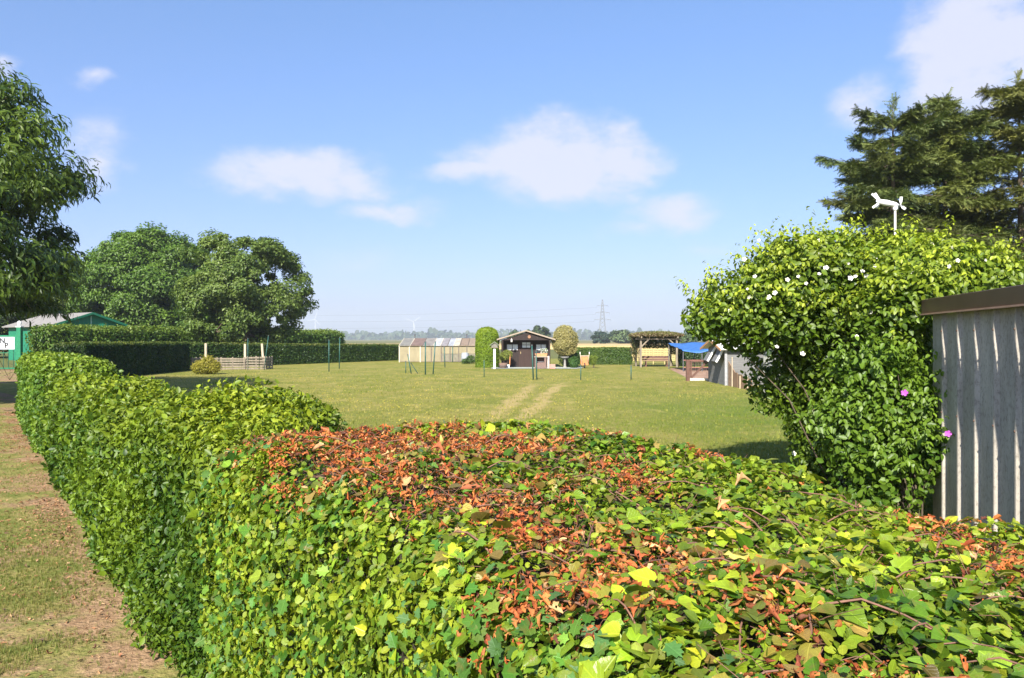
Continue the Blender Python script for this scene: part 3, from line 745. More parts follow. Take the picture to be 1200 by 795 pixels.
blob_shrub('hibiscus_bush', 'lower dark green bush with purple flowers against the corrugated wall', (4.2, 8.05),
    [(-.25,.2,.6,.5,.4,.65), (-.05,.2,1.25,.4,.3,.35), (-.5,.3,.95,.38,.35,.5), (.14,-.02,.8,.24,.2,.3), (-.35,.25,1.6,.35,.3,.28)], 5200, .078, (.045, .11, .012), (.15, .24, .02), 82, OVATE, LEAF, stems=5, stem_r=.012, deep=.7, sprigs=260, sprig_len=.36)
hib = bpy.data.objects['hibiscus_bush']
# blossoms
def flower(nm, parent, c, face, R, m, seed, heart):
    r = np.random.default_rng(seed); face = Vector(face).normalized()
    q = face.to_track_quat('Z', 'Y').to_matrix()
    mb = MB()
    for k in range(5):
        a = 2*PI*k/5 + r.normal()*.1; ca, sa = math.cos(a), math.sin(a)
        pts = [(0.02,0,0),(.45,-.32,.16),(.85,-.36,.22),(1.0,0,.12+.15*r.random()),(.85,.36,.25),(.45,.32,.18)]
        vs = [Vector(c)+q @ Vector(((x*ca-y*sa)*R, (x*sa+y*ca)*R, z*R)) for x, y, z in pts]
        mb.add(vs, [(0,1,2,3),(0,3,4,5)])
    f = mb.build(nm, m, parent)
    s = MB().tube([Vector(c), Vector(c)+face*R*.5], [R*.09, R*.04], 5).build('stamen', heart, f)
    return f
W_PET = mat('white_petal', (.66, .64, .54), .6, .05, 30, 0); P_PET = mat('purple_petal', (.36, .06, .36), .6, .15, 30, 0); HEART = mat('stamen', (.7, .6, .2), .7, .1, 20, 0)
for i, (px, py, Y) in enumerate([(868,306,9.3),(880,326,9.2),(930,326,9.1),(939,334,9.1),(954,323,9.0),(962,316,9.2),(990,328,9.1),(996,326,9.2),(1052,327,9.3),(1077,326,9.5),(1081,298,9.6),(1064,345,9.2),(1119,386,8.6),(997,395,8.9),(851,365,9.4),(935,415,9.2),(1012,367,9.0),(903,345,9.1),(885,284,9.6),(1004,320,9.3),(925,530,9.3),(1030,300,9.5),(905,407,9.1)]):
    # pushed out towards the light until clear of the leaves
    p = Vector((at(px, Y)-ROSE[0], Y-.15-ROSE[1], hz(py, Y)))
    flower('blossom', rose, p, (random.uniform(-.6,.3), -1, random.uniform(.1,.9)), random.uniform(.020, .034), W_PET, i, HEART)
RB_ = np.array([(-1.05,0,2.42,.75,.8,.5), (-.6,.1,2.75,.65,.9,.56), (-.2,.1,2.88,.7,.9,.50), (.55,.1,2.68,.95,1.0,.62), (1.2,.2,2.7,1.0,.95,.6), (-.7,.1,2.25,.85,.9,.5), (.3,.2,2.0,1.0,.8,.7), (1.95,.3,2.6,.9,.9,.5)])
rf_ = np.random.default_rng(77); cnt = 0
while cnt < 34:
    b_ = RB_[rf_.integers(len(RB_))]; d_ = rf_.normal(size=3); d_[1] = -abs(d_[1])-.3; d_[2] = abs(d_[2])*.8; d_ /= np.linalg.norm(d_)
    p_ = b_[:3] + d_*b_[3:]*1.06
    if any((((p_-q_[:3])/q_[3:])**2).sum() < .98 for q_ in RB_): continue
    flower('blossom', rose, Vector(p_), d_ + rf_.normal(size=3)*.4, float(rf_.uniform(.016, .030)), W_PET, 200+cnt, HEART); cnt += 1
for i, (px, py) in enumerate([(1060,461),(1111,509)]):
    Y = 7.62; flower('blossom', hib, (at(px, Y)-4.2, Y-8.05, hz(py, Y)), (-.5,-1,.2), .034, P_PET, 50+i, HEART)

blob_shrub('shed_bush', 'dark green bush rising behind the grey corrugated shed', (10.6, 14.6), [(0,0,2.2,1.6,1.2,1.6),(-1.0,.2,1.9,1.2,1.0,1.5),(1.3,.2,2.2,1.3,1,1.5)], 12000, .13, (.045, .09, .018), (.11, .16, .03), 83, SIMPLE, LEAF, stems=4, stem_r=.03, sprigs=200, sprig_len=.45)
# clipped columnar conifer: one tall rounded form
hedge('columnar_conifer', 'bright green clipped conifer with a rounded top left of the brown hut', (at(571, 54)-.82, 54), (at(571, 54)+.82, 54), 1.6, 2.86, 30000, .085, (.11, .19, .010), (.23, .32, .014), (.30, .37, .02), seed=84, amp=.05, r=.76, cat='conifer', deep=.08)
blob_shrub('variegated_bush', 'pale cream and green clipped ball shaped bush right of the brown hut', (at(662, 53.5), 53.5), [(0,0,2.05,.86,.8,.85),(0,0,1.75,.90,.8,.75),(.02,0,2.5,.6,.6,.45), (.05,0,1.3,.7,.6,.5)], 17000, .08, (.22, .21, .06), (.52, .45, .20), 85, SIMPLE, LEAF, stems=4, stem_r=.05, tip=(.46, .42, .20), deep=.16)
blob_shrub('round_bush', 'dark leafy bush under the pale ball shaped bush beside the hut', (at(666, 53.9), 53.9), [(0,0,.7,.62,.55,.8),(.35,0,.55,.5,.5,.6)], 6000, .09, (.025, .06, .012), (.06, .11, .02), 86, SIMPLE, LEAF, stems=4, stem_r=.02)
blob_shrub('yellow_bush', 'small yellow leaved bush in front of the compost bay', (at(242, 43.5), 43.5), [(0,0,.45,.62,.5,.45),(-.45,0,.35,.4,.4,.35),(.4,0,.38,.42,.4,.36),(.1,0,.75,.35,.3,.25)], 6000, .075, (.16, .18, .02), (.40, .34, .04), 87, SIMPLE, LEAF, stems=5, stem_r=.012, sprigs=90, sprig_len=.25)
blob_shrub('young_shrub', 'small light green shrub on a short stem right of the wheelbarrow', (at(695.5, 53), 53), [(0,0,.62,.28,.26,.24),(0,0,.40,.2,.2,.2)], 1600, .06, (.13, .19, .02), (.22, .28, .04), 88, SIMPLE, LEAF, stems=3, stem_r=.015, sprigs=30, sprig_len=.2)
blob_shrub('green_bush', 'low fresh green bush just left of the wheelbarrow', (at(672.5, 52.6), 52.6), [(0,0,.4,.36,.3,.4)], 1600, .07, (.05, .12, .025), (.09, .19, .04), 89, SIMPLE, LEAF, stems=4, stem_r=.012)
blob_shrub('golden_shrub', 'yellow green shrub by the left corner of the brown hut', (at(594, 53), 53), [(0,0,.95,.42,.35,.32),(-.25,0,.75,.3,.3,.25)], 2200, .07, (.14, .19, .03), (.28, .30, .06), 90, SIMPLE, LEAF, stems=4, stem_r=.014)
blob_shrub('weed_clump', 'leafy weeds at the foot of the grey water barrel', (at(552, 62), 62), [(0,0,.35,.4,.3,.35),(-.5,0,.2,.3,.3,.2)], 1200, .10, (.05, .10, .02), (.09, .16, .03), 91, SIMPLE, LEAF, stems=3, stem_r=.01)

# ================================================================== GREY CORRUGATED SHED (right)
shed = tag(empty('corrugated_shed', (5.2, 7.5, 0)), 'grey corrugated shed with a dark brown roof edge at the right', 'shed')
A = np.array([4.505, 8.22]); Bn = np.array([3.72, 4.20])         # far and near ends of the wall we see
dw = (Bn-A); Lw = np.linalg.norm(dw); dw /= Lw; nw = np.array([dw[1], -dw[0]])   # outward (towards the left)
if nw[0] > 0: nw = -nw
mb = MB(); pitch = .415; us = []
k = 0.0
prof = [(0, 0), (.335, 0), (.36, .034), (.375, .038), (.39, .034), (.415, 0)]
pts = []
while k < Lw:
    for (a, b) in prof[:-1]: pts.append((k+a, b))
    k += pitch
pts = [p for p in pts if p[0] < Lw] + [(Lw, 0)]
H1 = 2.26
vs = []
for z in (0, H1):
    for a, b in pts:
        q = A + dw*a + nw*b; vs.append((q[0]-5.2, q[1]-7.5, z))
m_ = len(pts)
mb.add(vs, [(i, i+1, m_+i+1, m_+i) for i in range(m_-1)])
def shed_mat():
    m, nt = new_mat('fibre_cement'); L = nt.links.new
    out = N(nt, 'ShaderNodeOutputMaterial'); b = N(nt, 'ShaderNodeBsdfPrincipled'); b.inputs['Roughness'].default_value = .85; b.inputs['Specular IOR Level'].default_value = .2
    tc = N(nt, 'ShaderNodeTexCoord')
    def nz(sc, st, det=6):
        mp = N(nt, 'ShaderNodeMapping'); mp.inputs['Scale'].default_value = st; L(tc.outputs['Object'], mp.inputs[0])
        n = N(nt, 'ShaderNodeTexNoise'); n.inputs['Scale'].default_value = sc; n.inputs['Detail'].default_value = det; n.inputs['Roughness'].default_value = .7; L(mp.outputs[0], n.inputs['Vector']); return n.outputs['Fac']
    r1 = ramp(nt, [(.3, (.36, .325, .275)), (.7, (.54, .495, .42))]); L(nz(5, (1, 1, .18)), r1.inputs[0])
    r2 = ramp(nt, [(.5, (1, 1, 1)), (.68, (.62, .61, .60))]); L(nz(45, (1, 1, .5), 4), r2.inputs[0])
    r3 = ramp(nt, [(.42, (1, 1, 1)), (.75, (.68, .67, .65))]); L(nz(1.6, (1.6, 1.6, .5)), r3.inputs[0])
    x = N(nt, 'ShaderNodeMix', data_type='RGBA', blend_type='MULTIPLY'); x.inputs[0].default_value = 1; L(r1.outputs[0], x.inputs[6]); L(r2.outputs[0], x.inputs[7])
    y = N(nt, 'ShaderNodeMix', data_type='RGBA', blend_type='MULTIPLY'); y.inputs[0].default_value = 1; L(x.outputs[2], y.inputs[6]); L(r3.outputs[0], y.inputs[7])
    L(y.outputs[2], b.inputs['Base Color'])
    bp = N(nt, 'ShaderNodeBump'); bp.inputs['Strength'].default_value = .35; bp.inputs['Distance'].default_value = .004; L(nz(60, (1, 1, 1)), bp.inputs['Height']); L(bp.outputs[0], b.inputs['Normal'])
    L(b.outputs[0], out.inputs[0]); return m
CEM = shed_mat()
mb.build('wall', CEM, shed)
k = 0.0; RB = mat('rusty_bolt', (.15, .085, .06), .7, .4, 40)
while k+.4 < Lw:
    for z in (1.25, 2.08):
        q = A + dw*(k+.375) + nw*.038; c_ = Vector((q[0]-5.2, q[1]-7.5, z)); o_ = Vector((nw[0], nw[1], 0))
        MB().tube([c_, c_+o_*.004, c_+o_*.007], [.011, .010, .004], 8).build('bolt', RB, shed)
    k += pitch
# the other three walls, plain sheets with thickness, set inside the front sheet
nI = -nw
def loc(a, b, z): q = A + dw*a + nI*b; return Vector((q[0]-5.2, q[1]-7.5, z))
mb = MB(); Wd = 3.2
mb.bar(loc(.03, .02, H1/2), loc(.03, Wd, H1/2), .05, H1); mb.bar(loc(Lw-.03, .02, H1/2), loc(Lw-.03, Wd, H1/2), .05, H1); mb.bar(loc(.06, Wd-.03, H1/2), loc(Lw-.06, Wd-.03, H1/2), .05, H1)
mb.build('side_wall', CEM, shed)
mb = MB().bar(loc(-.02, Wd/2, 2.31), loc(Lw+.12, Wd/2, 2.31), Wd+.1, .05)
mb.build('roof', mat('roof_felt', (.09, .075, .07), .9, .3, 10), shed)
BROWN = mat('brown_trim', (.085, .048, .038), .38, .15, 5, .05)
mb = MB().bar(loc(-.03, -.09, 2.345), loc(Lw+.15, -.09, 2.345), .03, .155)
fa = mb.build('fascia', BROWN, shed, bevel=.006)
mb = MB().bar(loc(-.03, -.098, 2.262), loc(Lw+.15, -.098, 2.262), .05, .014)
mb.build('drip_edge', mat('copper_edge', (.45, .27, .19), .45, .15, 5, 0), fa)

# decorative wind vane above the shed
WV = (at(1049, 11.2), 11.2)
vane = tag(empty('wind_vane', (*WV, 0)), 'white toy wind turbine on a thin pole above the flowering shrub', 'wind vane')
zt = hz(243, 11.2)
MB().tube([(0,0,0),(0,0,zt-.03)], [.02, .016], 8).build('pole', mat('pale_pole', (.55,.52,.45), .6, .1), vane, smooth=True)
b_ = Vector((-1,-.25,.12)).normalized()
hub0 = Vector((0,0,zt+.03))
bd = MB().tube([hub0+b_*(-.05), hub0+b_*.0, hub0+b_*.15, hub0+b_*.27, hub0+b_*.32], [.02, .036, .045, .036, .015], 10).build('body', WHITE, vane, smooth=True)
MB().lathe([(0,.03),(.03,.02),(.034,-.01),(.02,-.04),(.0,-.045)], (0,0,zt-.02), 10).build('bearing', WHITE, vane, smooth=True)
e_ = hub0 + b_*.27
for dv in ((-.12,-.02,.11),(-.05,.03,.13),(-.11,-.02,-.09),(-.03,.04,-.08)):
    MB().bar(e_ - b_*.02, e_+Vector(dv), .03, .008, up=(0,-1,0)).build('tail_fin', WHITE, vane)
nose = hub0 - b_*.09
MB().tube([hub0-b_*.05, nose - b_*.03], [.014, .012], 8).build('hub', STEEL, vane)
for a in (-.55, 1.55, 3.6):
    u1 = Vector((0,0,1)).cross(b_).normalized(); u2 = b_.cross(u1)
    dv = u1*math.cos(a) + u2*math.sin(a)
    MB().bar(nose, nose+dv*.05+b_*0, .014, .008).bar(nose+dv*.05, nose+dv*.13, .036, .006, up=tuple(b_+u1*.8)).build('blade', WHITE, vane)

# ================================================================== GREEN BUILDING + GATE (left)
GREENW = mat('green_boards', (.012, .16, .085), .6, .25, 5, .2, (4, 4, .3))
gx, gy = at(62, 67), 67.0
gb = tag(empty('green_building', (gx, gy, 0)), 'green wooden building with a pale grey low pitched roof behind the tall hedge', 'building')
e1 = Vector((.6, .8, 0)); e2 = Vector((-.8, .6, 0)); W_, D_ = 6.4, 9.5
he, hp_ = 3.2, 4.3
M_ = Matrix((( e1.x, e2.x, 0, 0), (e1.y, e2.y, 0, 0), (0, 0, 1, 0), (0, 0, 0, 1)))
MB().prism([(0,0),(W_,0),(W_,he),(W_/2,hp_),(0,he)], 0, D_, M_).build('wall', GREENW, gb)
rf = MB()
for s0, s1 in (((-.45, he-.12), (W_/2, hp_+.03)), ((W_+.45, he-.12), (W_/2, hp_+.03))):
    rf.prism([s0, s1, (s1[0], s1[1]+.09), (s0[0], s0[1]+.09)], -.35, D_+.35, M_)
rf.build('roof', mat('felt_roof_grey', (.22, .205, .19), .9, .2, 3, .2), gb)
tr = MB()
for s0, s1 in (((-.45, he-.22), (W_/2, hp_-.07)), ((W_+.45, he-.22), (W_/2, hp_-.07))):
    tr.prism([s0, s1, (s1[0], s1[1]+.2), (s0[0], s0[1]+.2)], -.40, -.352, M_)
tr.build('bargeboard', mat('green_trim', (.01, .11, .06), .5, .15), gb)
MB().prism([(W_/2-.05, .2), (W_/2+.05, .2), (W_/2+.05, hp_-.2), (W_/2-.05, hp_-.2)], -.05, -.004, M_).build('corner_strip', mat('pale_green', (.25, .42, .33), .6), gb)
MB().prism([(W_*.62, 1.2), (W_*.85, 1.2), (W_*.85, 2.3), (W_*.62, 2.3)], -.05, -.004, M_).build('window', mat('dark_glass', (.02,.03,.03), .1, .1, 3, 0), gb)

gt = tag(empty('green_gate', (-33, 49, 0)), 'green metal gate of upright bars with a white lettered sign plate', 'gate')
GP = mat('gate_green', (.012, .16, .075), .45, .2, 10, .05)
for x0, x1, zz in ((1.45, 1.72, 2.75), (-3.9, -3.65, 2.75)):
    p = MB().box(x0, x1, -.13, .13, 0, zz).build('post', GP, gt, bevel=.01)
MB().box(1.42, 1.75, -.16, .16, 2.752, 2.82).build('post_cap', mat('pale_cap', (.62,.66,.64), .5), gt)
MB().lathe([(.0,.34),(.09,.30),(.13,.2),(.10,.06),(.05,0)], (1.58, 0, 2.83), 12).build('lamp', WHITE, gt, smooth=True)
f = MB().box(-3.6, 1.40, -.03, .03, .10, .17).box(-3.6, 1.40, -.03, .03, 2.14, 2.24).box(1.33, 1.40, -.029, .029, .171, 2.139).box(-3.6, -3.53, -.029, .029, .171, 2.139).box(-3.5, 1.3, -.02, .02, 1.10, 1.14)
f.build('frame', GP, gt)
for k in range(15):
    MB().box(-3.3+k*.32, -3.272+k*.32, -.014, .014, .172, 2.138).build('bar', mat('bar_green', (.01,.07,.04), .5) if k == 0 else bpy.data.materials['bar_green'], gt)
sg = MB().box(-1.6, 1.30, -.060, -.034, 1.34, 2.13).build('sign', mat('sign_white', (.48,.50,.54), .4, .04, 4, 0), gt)
def letters(txt, x, z, size, parent, m):
    c = bpy.data.curves.new('lettering', 'FONT'); c.body = txt; c.size = size; c.extrude = .003; c.offset = .012
    t = bpy.data.objects.new('tmp', c); COL.objects.link(t)
    me = bpy.data.meshes.new_from_object(t.evaluated_get(bpy.context.evaluated_depsgraph_get()))
    bpy.data.objects.remove(t)
    me.transform(Matrix.Translation((x, -.066, z)) @ Matrix.Rotation(PI/2, 4, 'X')); me.name = 'lettering'
    me.materials.clear(); return link_mesh('lettering', me, m, parent)
BLK = mat('black_paint', (.015,.015,.015), .5, .1)
letters('N', .34, 1.74, .46, sg, BLK); letters('P', .66, 1.44, .46, sg, BLK)

# ================================================================== COMPOST BAY
cb = tag(empty('compost_bay', (-18.2, 50.3, 0)), 'grey wooden compost bay of slatted pallets with pale upright posts', 'compost bay')
def pallet(x0, x1, y0, y1, h, nm='pallet'):
    mb = MB()
    for k in range(5):
        z = .06 + k*(h-.1)/4.4; mb.bar((x0, y0, z), (x1, y1, z+random.uniform(-.02,.02)), .025, .11)
    for q in (.06, .5, .94):
        x = x0+(x1-x0)*q; y = y0+(y1-y0)*q; mb.bar((x, y+.055, 0), (x, y+.055, h), .08, .08)
    return mb.build(nm, WEATHERED, cb)
pallet(-2.6, -.9, -.6, -.3, .8); pallet(-.85, .75, -.3, .0, .82); pallet(.8, 2.0, .0, .2, .88); pallet(2.0, 2.0, .25, 1.6, .85); pallet(-2.6, -2.6, -.5, 1.0, .8)
for x, y, h, l in ((-1.75, -.25, 1.72, 0), (.62, .3, 1.68, 0), (1.85, .3, 1.7, -.12)):
    MB().bar((x, y, 0), (x+l, y, h), .13, .11).build('post', PALE_WOOD, cb)

# ================================================================== POLES
def pole(px, Z, top_py, label, lean=0.0, r=.03, base_py=None, group='green poles standing about the lawn', mm=None):
    X = at(px, Z); h = hz(top_py, Z)
    o = empty('fence_pole', (X, Z, 0)); tag(o, label, 'pole', group)
    MB().tube([(0,0,-.02),(lean,0,h)], [r, r*.9], 8).build('shaft', mm or GREENPOST, o, smooth=True)
    MB().lathe([(0,.02),(r*1.15,.01),(r*1.15,-.03)], (lean,0,h), 8).build('cap', STEEL, o)
    return o
pole(290.5, 49.2, 397, 'thin pale green pole at the middle of the compost bay', 0, .025)
pole(309.5, 49.6, 394, 'leaning pale pole at the right end of the compost bay', .28, .028)
pole(385.5, 47, 399, 'left one of the two green poles in front of the long dark hedge', 0, .032)
pole(397.5, 51, 396, 'right one of the two green poles in front of the long dark hedge', .04, .032)
pole(498.5, 43, 401, 'upright dark green pole in front of the greenhouse, left of a leaning one', 0, .038)
pole(507.5, 43.5, 401, 'slightly leaning green pole just right of the upright one before the greenhouse', .13, .034)
pole(521.5, 54, 407, 'thin dark pole before the greenhouse wall, left of the far one', -.06, .034)
pole(530.5, 66, 407, 'farthest thin dark pole standing close to the greenhouse wall', 0, .04)
pole(482, 44, 416, 'short dark pole leaning left, at the left end of the greenhouse', -.2, .032)
pole(475.5, 44.5, 424, 'shortest upright thin pole at the left corner of the greenhouse', 0, .025)
pole(490, 44.5, 426, 'short thin pole leaning strongly left in the grass before the greenhouse', -.42, .022)
pole(567.3, 40, 423, 'short thin green pole in the lawn in front of the columnar conifer', 0, .022)
pole(625, 37.5, 405, 'left taller pole of the close pair in front of the hut', -.07, .034)
pole(629, 37.7, 412, 'right shorter pole of the close pair in front of the hut', -.03, .030)
pole(680.6, 37.5, 428, 'short thin pole in the lawn in front of the wheelbarrow', 0, .025)
pole(739.5, 37.8, 429, 'short thin pole in the lawn before the left pergola post', 0, .028)

# ================================================================== OLD GREENHOUSE
GH = tag(empty('greenhouse', (-9.68, 66, 0)), 'long low greenhouse with weathered patched roof panels and pale framed walls', 'greenhouse')
gl, ge, gr_, gd = 6.6, 1.36, 2.05, 3.1
panel = mat('milky_panel', (.235, .20, .12), .6, .2, 2, .1, (1,1,.4)); lower = mat('grey_panel', (.17,.155,.115), .8, .25, 4, .2)
frame = mat('cream_frame', (.52, .47, .36), .6, .15, 6, .1); dframe = mat('dark_frame', (.12,.10,.08), .7, .2)
xs = [0, .86, 1.80, 2.75, 3.6, 4.35, 5.1, 5.8, 6.6]
for i in range(8):
    a, b2 = xs[i]+.04, xs[i+1]-.04
    if i < 4: MB().box(a, b2, 0, .03, .05, ge-.04).build('wall_panel', panel, GH)
    else:
        MB().box(a, b2, 0, .03, .74, ge-.04).build('wall_panel', panel, GH); MB().box(a, b2, -.004, .034, .05, .72).build('lower_panel', lower, GH)
for i, x in enumerate(xs):
    MB().box(x-.04, x+.04, -.03, .05, 0, ge).build('upright', frame if i < 3 else dframe, GH)
MB().box(-.05, gl+.05, -.04, .06, ge+.002, ge+.07).build('eave_rail', frame, GH)
rc = [(.19,.18,.155), (.17,.115,.09), (.21,.19,.165), (.34,.35,.37), (.24,.22,.22), (.30,.31,.33), (.42,.37,.29), (.22,.16,.11), (.25,.19,.13)]
rx = [0, .95, 2.0, 2.95, 3.55, 4.15, 4.7, 5.2, 5.9, 6.65]
sl = (gr_-ge-.07)/(gd+.05)
for i in range(9):
    m_ = mat('roof_panel_%s' % 'abcdefghi'[i], rc[i], .6, .3, 3, .2, (1,.3,1))
    x0, x1 = rx[i]+.03, rx[i+1]-.03
    vs = [(x0,-.12,ge+.05),(x1,-.12,ge+.05),(x1,gd,gr_),(x0,gd,gr_)]; vs += [(x,y,z+.025) for x,y,z in vs]
    MB().add(vs, [(3,2,1,0),(4,5,6,7),(0,1,5,4),(1,2,6,5),(2,3,7,6),(3,0,4,7)]).build('roof_panel', m_, GH)
    MB().bar((rx[i], -.13, ge+.085), (rx[i], gd, gr_+.035), .05, .03).build('glazing_bar', frame if i in (0,1,3,4,6) else dframe, GH)
MB().bar((gl/2+.0, gd, gr_), (gl/2, gd*2, ge), gl, .04).build('back_roof', mat('back_roof', (.3,.28,.25), .7), GH)
MB().box(0, gl, gd*2-.1, gd*2-.05, 0, ge-.03).build('back_wall', lower, GH)
MB().add([(0,.06,0),(0,gd*2-.11,0),(0,gd*2-.11,ge),(0,gd,gr_-.03),(0,.06,ge),(-.03,.06,0),(-.03,gd*2-.11,0),(-.03,gd*2-.11,ge),(-.03,gd,gr_-.03),(-.03,.06,ge)], [(0,1,2,3,4),(9,8,7,6,5),(0,4,9,5),(1,0,5,6),(2,1,6,7),(3,2,7,8),(4,3,8,9)]).build('gable', panel, GH)
MB().add([(gl,.06,0),(gl,gd*2-.11,0),(gl,gd*2-.11,ge),(gl,gd,gr_-.03),(gl,.06,ge),(gl-.03,.06,0),(gl-.03,gd*2-.11,0),(gl-.03,gd*2-.11,ge),(gl-.03,gd,gr_-.03),(gl-.03,.06,ge)], [(4,3,2,1,0),(5,6,7,8,9),(0,5,9,4),(1,6,5,0),(2,7,6,1),(3,8,7,2),(4,9,8,3)]).build('gable', lower, GH)
for x in (.95, 5.6): MB().tube([(x,gd-.1,gr_-.05),(x,gd-.1,gr_+.32)], .055, 8).lathe([(0,.08),(.09,.05),(.09,0)], (x,gd-.1,gr_+.32), 8).build('vent_pipe', STEEL, GH)

wb = tag(empty('water_barrel', (at(545, 62.5), 62.5, 0)), 'pale grey upright water barrel at the right end of the greenhouse', 'barrel')
MB().lathe([(0,0),(.26,0),(.31,.25),(.315,.5),(.29,.78),(.27,.80)], n=20).build('body', mat('barrel_grey', (.28,.30,.33), .5, .1), wb, smooth=True)
MB().lathe([(.30,.80),(.31,.84),(.2,.88),(0,.89)], n=20).build('lid', mat('barrel_lid', (.40,.43,.45), .5, .1), wb)

# ================================================================== BROWN HUT
HX, HY = .97, 53.9
hut = tag(empty('garden_hut', (HX, HY, 0)), 'dark brown timber garden hut with a low gable and pale bargeboards', 'hut')
DB = mat('dark_stain', (.018, .009, .007), .7, .35, 5, .4, (5, 5, .5)); DB2 = mat('brown_stain', (.030, .013, .009), .65, .3, 5, .3, (6, 6, .4))
I4 = Matrix.Identity(4); Wh, Dh, eh, ph = 1.72, 4.4, 1.93, 2.45
MB().prism([(-Wh,0),(Wh,0),(Wh,eh),(0,ph),(-Wh,eh)], .0, Dh, I4).build('wall', DB, hut)
rf = MB()
for sx in (-1, 1):
    rf.prism([(sx*2.0, 1.90), (0, 2.52), (0, 2.60), (sx*2.0, 1.98)], -1.0, Dh+.3, I4)
rf.build('roof', mat('hut_roof', (.20, .14, .11), .85, .25, 4), hut)
fb = MB()
for sx in (-1, 1):
    fb.prism([(sx*2.02, 1.91), (0, 2.53), (0, 2.625), (sx*2.02, 2.005)], -1.04, -1.003, I4)
fb.build('bargeboard', mat('cream_board', (.28,.225,.17), .6, .1), hut)
gp = MB().prism([(-1.6, 1.92), (1.6, 1.92), (0, 2.42)], -.9, -.86, I4).build('gable_panel', DB, hut)
MB().bar((-1.62,-.93,0),(-1.62,-.93,1.93), .09, .09).build('porch_post', DB, hut); MB().bar((1.62,-.93,0),(1.62,-.93,1.93), .09, .09).build('porch_post', DB, hut)
MB().lathe([(0,0),(.11,.0),(.11,.03),(0,.03)], (0,0,0), 14).build('plaque', mat('plaque', (.25,.13,.07), .6), hut).matrix_local = Matrix.Translation((.22,-.905,2.15)) @ Matrix.Rotation(PI/2,4,'X')
lamp_ = MB().box(-1.06,-.94,-.98,-.88,1.80,1.98).box(-1.02,-.98,-.95,-.91,1.98,2.06).build('lantern', mat('lantern', (.45,.43,.40), .4), hut)
cur = mat('curtain', (.62,.64,.66), .8, .15, 30, .1, (6,1,.3)); gls = mat('window_glass', (.035,.04,.045), .08, .1, 2, 0, spec=.6)
def window(x0, x1, z0, z1, curtain_frac, bars=1):
    w = MB().box(x0-.05,x1+.05,-.05,-.002,z0-.05,z0).box(x0-.05,x1+.05,-.05,-.002,z1,z1+.05).box(x0-.05,x0,-.05,-.002,z0,z1).box(x1,x1+.05,-.05,-.002,z0,z1)
    for k in range(bars):
        x = x0+(x1-x0)*(k+1)/(bars+1); w.box(x-.018,x+.018,-.045,-.004,z0,z1)
    w = w.build('window', DB2, hut)
    MB().box(x0,x1,-.012,-.006,z0,z1).build('pane', gls, w)
    zc = z1-(z1-z0)*curtain_frac
    mb = MB(); nn = int((x1-x0)/.04); vs = []
    for i in range(nn+1):
        x = x0+.01+(x1-x0-.02)*i/nn; y = -.024+.006*math.sin(i*1.9); vs += [(x,y,zc+.02*math.sin(i*.9)),(x,y,z1-.01)]
    mb.add(vs, [(2*i,2*i+2,2*i+3,2*i+1) for i in range(nn)]); mb.build('curtain', cur, w)
window(-1.33, -.56, 1.22, 1.62, .95); window(.72, 1.42, .92, 1.62, .55)
dr = MB().box(-.50,.50,-.05,-.002,.04,1.86).build('door', DB2, hut)
MB().box(-.27,.33,-.062,-.052,1.38,1.78).build('pane', gls, dr)
MB().box(-.25,.015,-.072,-.064,1.40,1.76).box(.045,.31,-.072,-.064,1.40,1.76).build('curtain', cur, dr)
MB().box(-.30,.36,-.085,-.074,1.57,1.60).build('glazing_bar', DB2, dr)
MB().bar((-.36,-.09,.95),(-.36,-.09,1.12), .03, .03).build('handle', mat('brass', (.55,.42,.22), .4, .1, metal=.6), dr)
# things on the terrace
bt = tag(empty('bird_table', (at(579.5, 51.3), 51.3, 0)), 'bird house with a grey roof on a thick white post beside the columnar conifer', 'bird table')
MB().box(-.075,.075,-.075,.075,-.02,1.42).build('post', WHITE, bt, bevel=.01)
MB().box(-.26,.26,-.2,.2,1.42,1.46).build('tray', WEATHERED, bt)
MB().prism([(-.2,0),(.2,0),(.2,.16),(0,.30),(-.2,.16)], -.13, .13, Matrix.Translation((0,0,1.462))).build('house', mat('grey_house', (.16,.15,.13), .8), bt)
rf = MB()
for sx in (-1,1): rf.prism([(sx*.32,.09),(0,.33),(0,.37),(sx*.32,.13)], -.22, .22, Matrix.Translation((0,0,1.462)))
rf.build('roof', mat('bird_roof', (.20,.21,.17), .8, .3), bt)
b2 = tag(empty('bird_bath', (at(662, 53), 53, 0)), 'grey stone bird bath under the pale ball shaped bush', 'bird bath')
MB().lathe([(0,0),(.16,0),(.16,.06),(.08,.12),(.07,.6),(.12,.66)], n=14).build('pedestal', mat('stone', (.24,.23,.21), .9, .2), b2, smooth=True)
MB().lathe([(0,.66),(.2,.67),(.29,.74),(.29,.78),(.24,.76),(0,.71)], n=18).build('bowl', bpy.data.materials['stone'], b2, smooth=True)
bq = tag(empty('brick_barbecue', (at(634, 51.6), 51.6, 0)), 'brown brick barbecue with a pale chimney post in front of the hut window', 'barbecue')
def brick():
    m, nt = new_mat('brick'); L = nt.links.new
    out = N(nt,'ShaderNodeOutputMaterial'); b = N(nt,'ShaderNodeBsdfPrincipled'); b.inputs['Roughness'].default_value=.9
    t = N(nt,'ShaderNodeTexCoord'); mp = N(nt,'ShaderNodeMapping'); mp.inputs['Rotation'].default_value=(PI/2,0,0); L(t.outputs['Object'],mp.inputs[0])
    br = N(nt,'ShaderNodeTexBrick'); br.inputs['Scale'].default_value=4.5; br.inputs['Color1'].default_value=(.16,.075,.06,1); br.inputs['Color2'].default_value=(.11,.06,.05,1); br.inputs['Mortar'].default_value=(.3,.27,.24,1); L(mp.outputs[0],br.inputs['Vector'])
    L(br.outputs[0],b.inputs['Base Color']); L(b.outputs[0],out.inputs[0]); return m
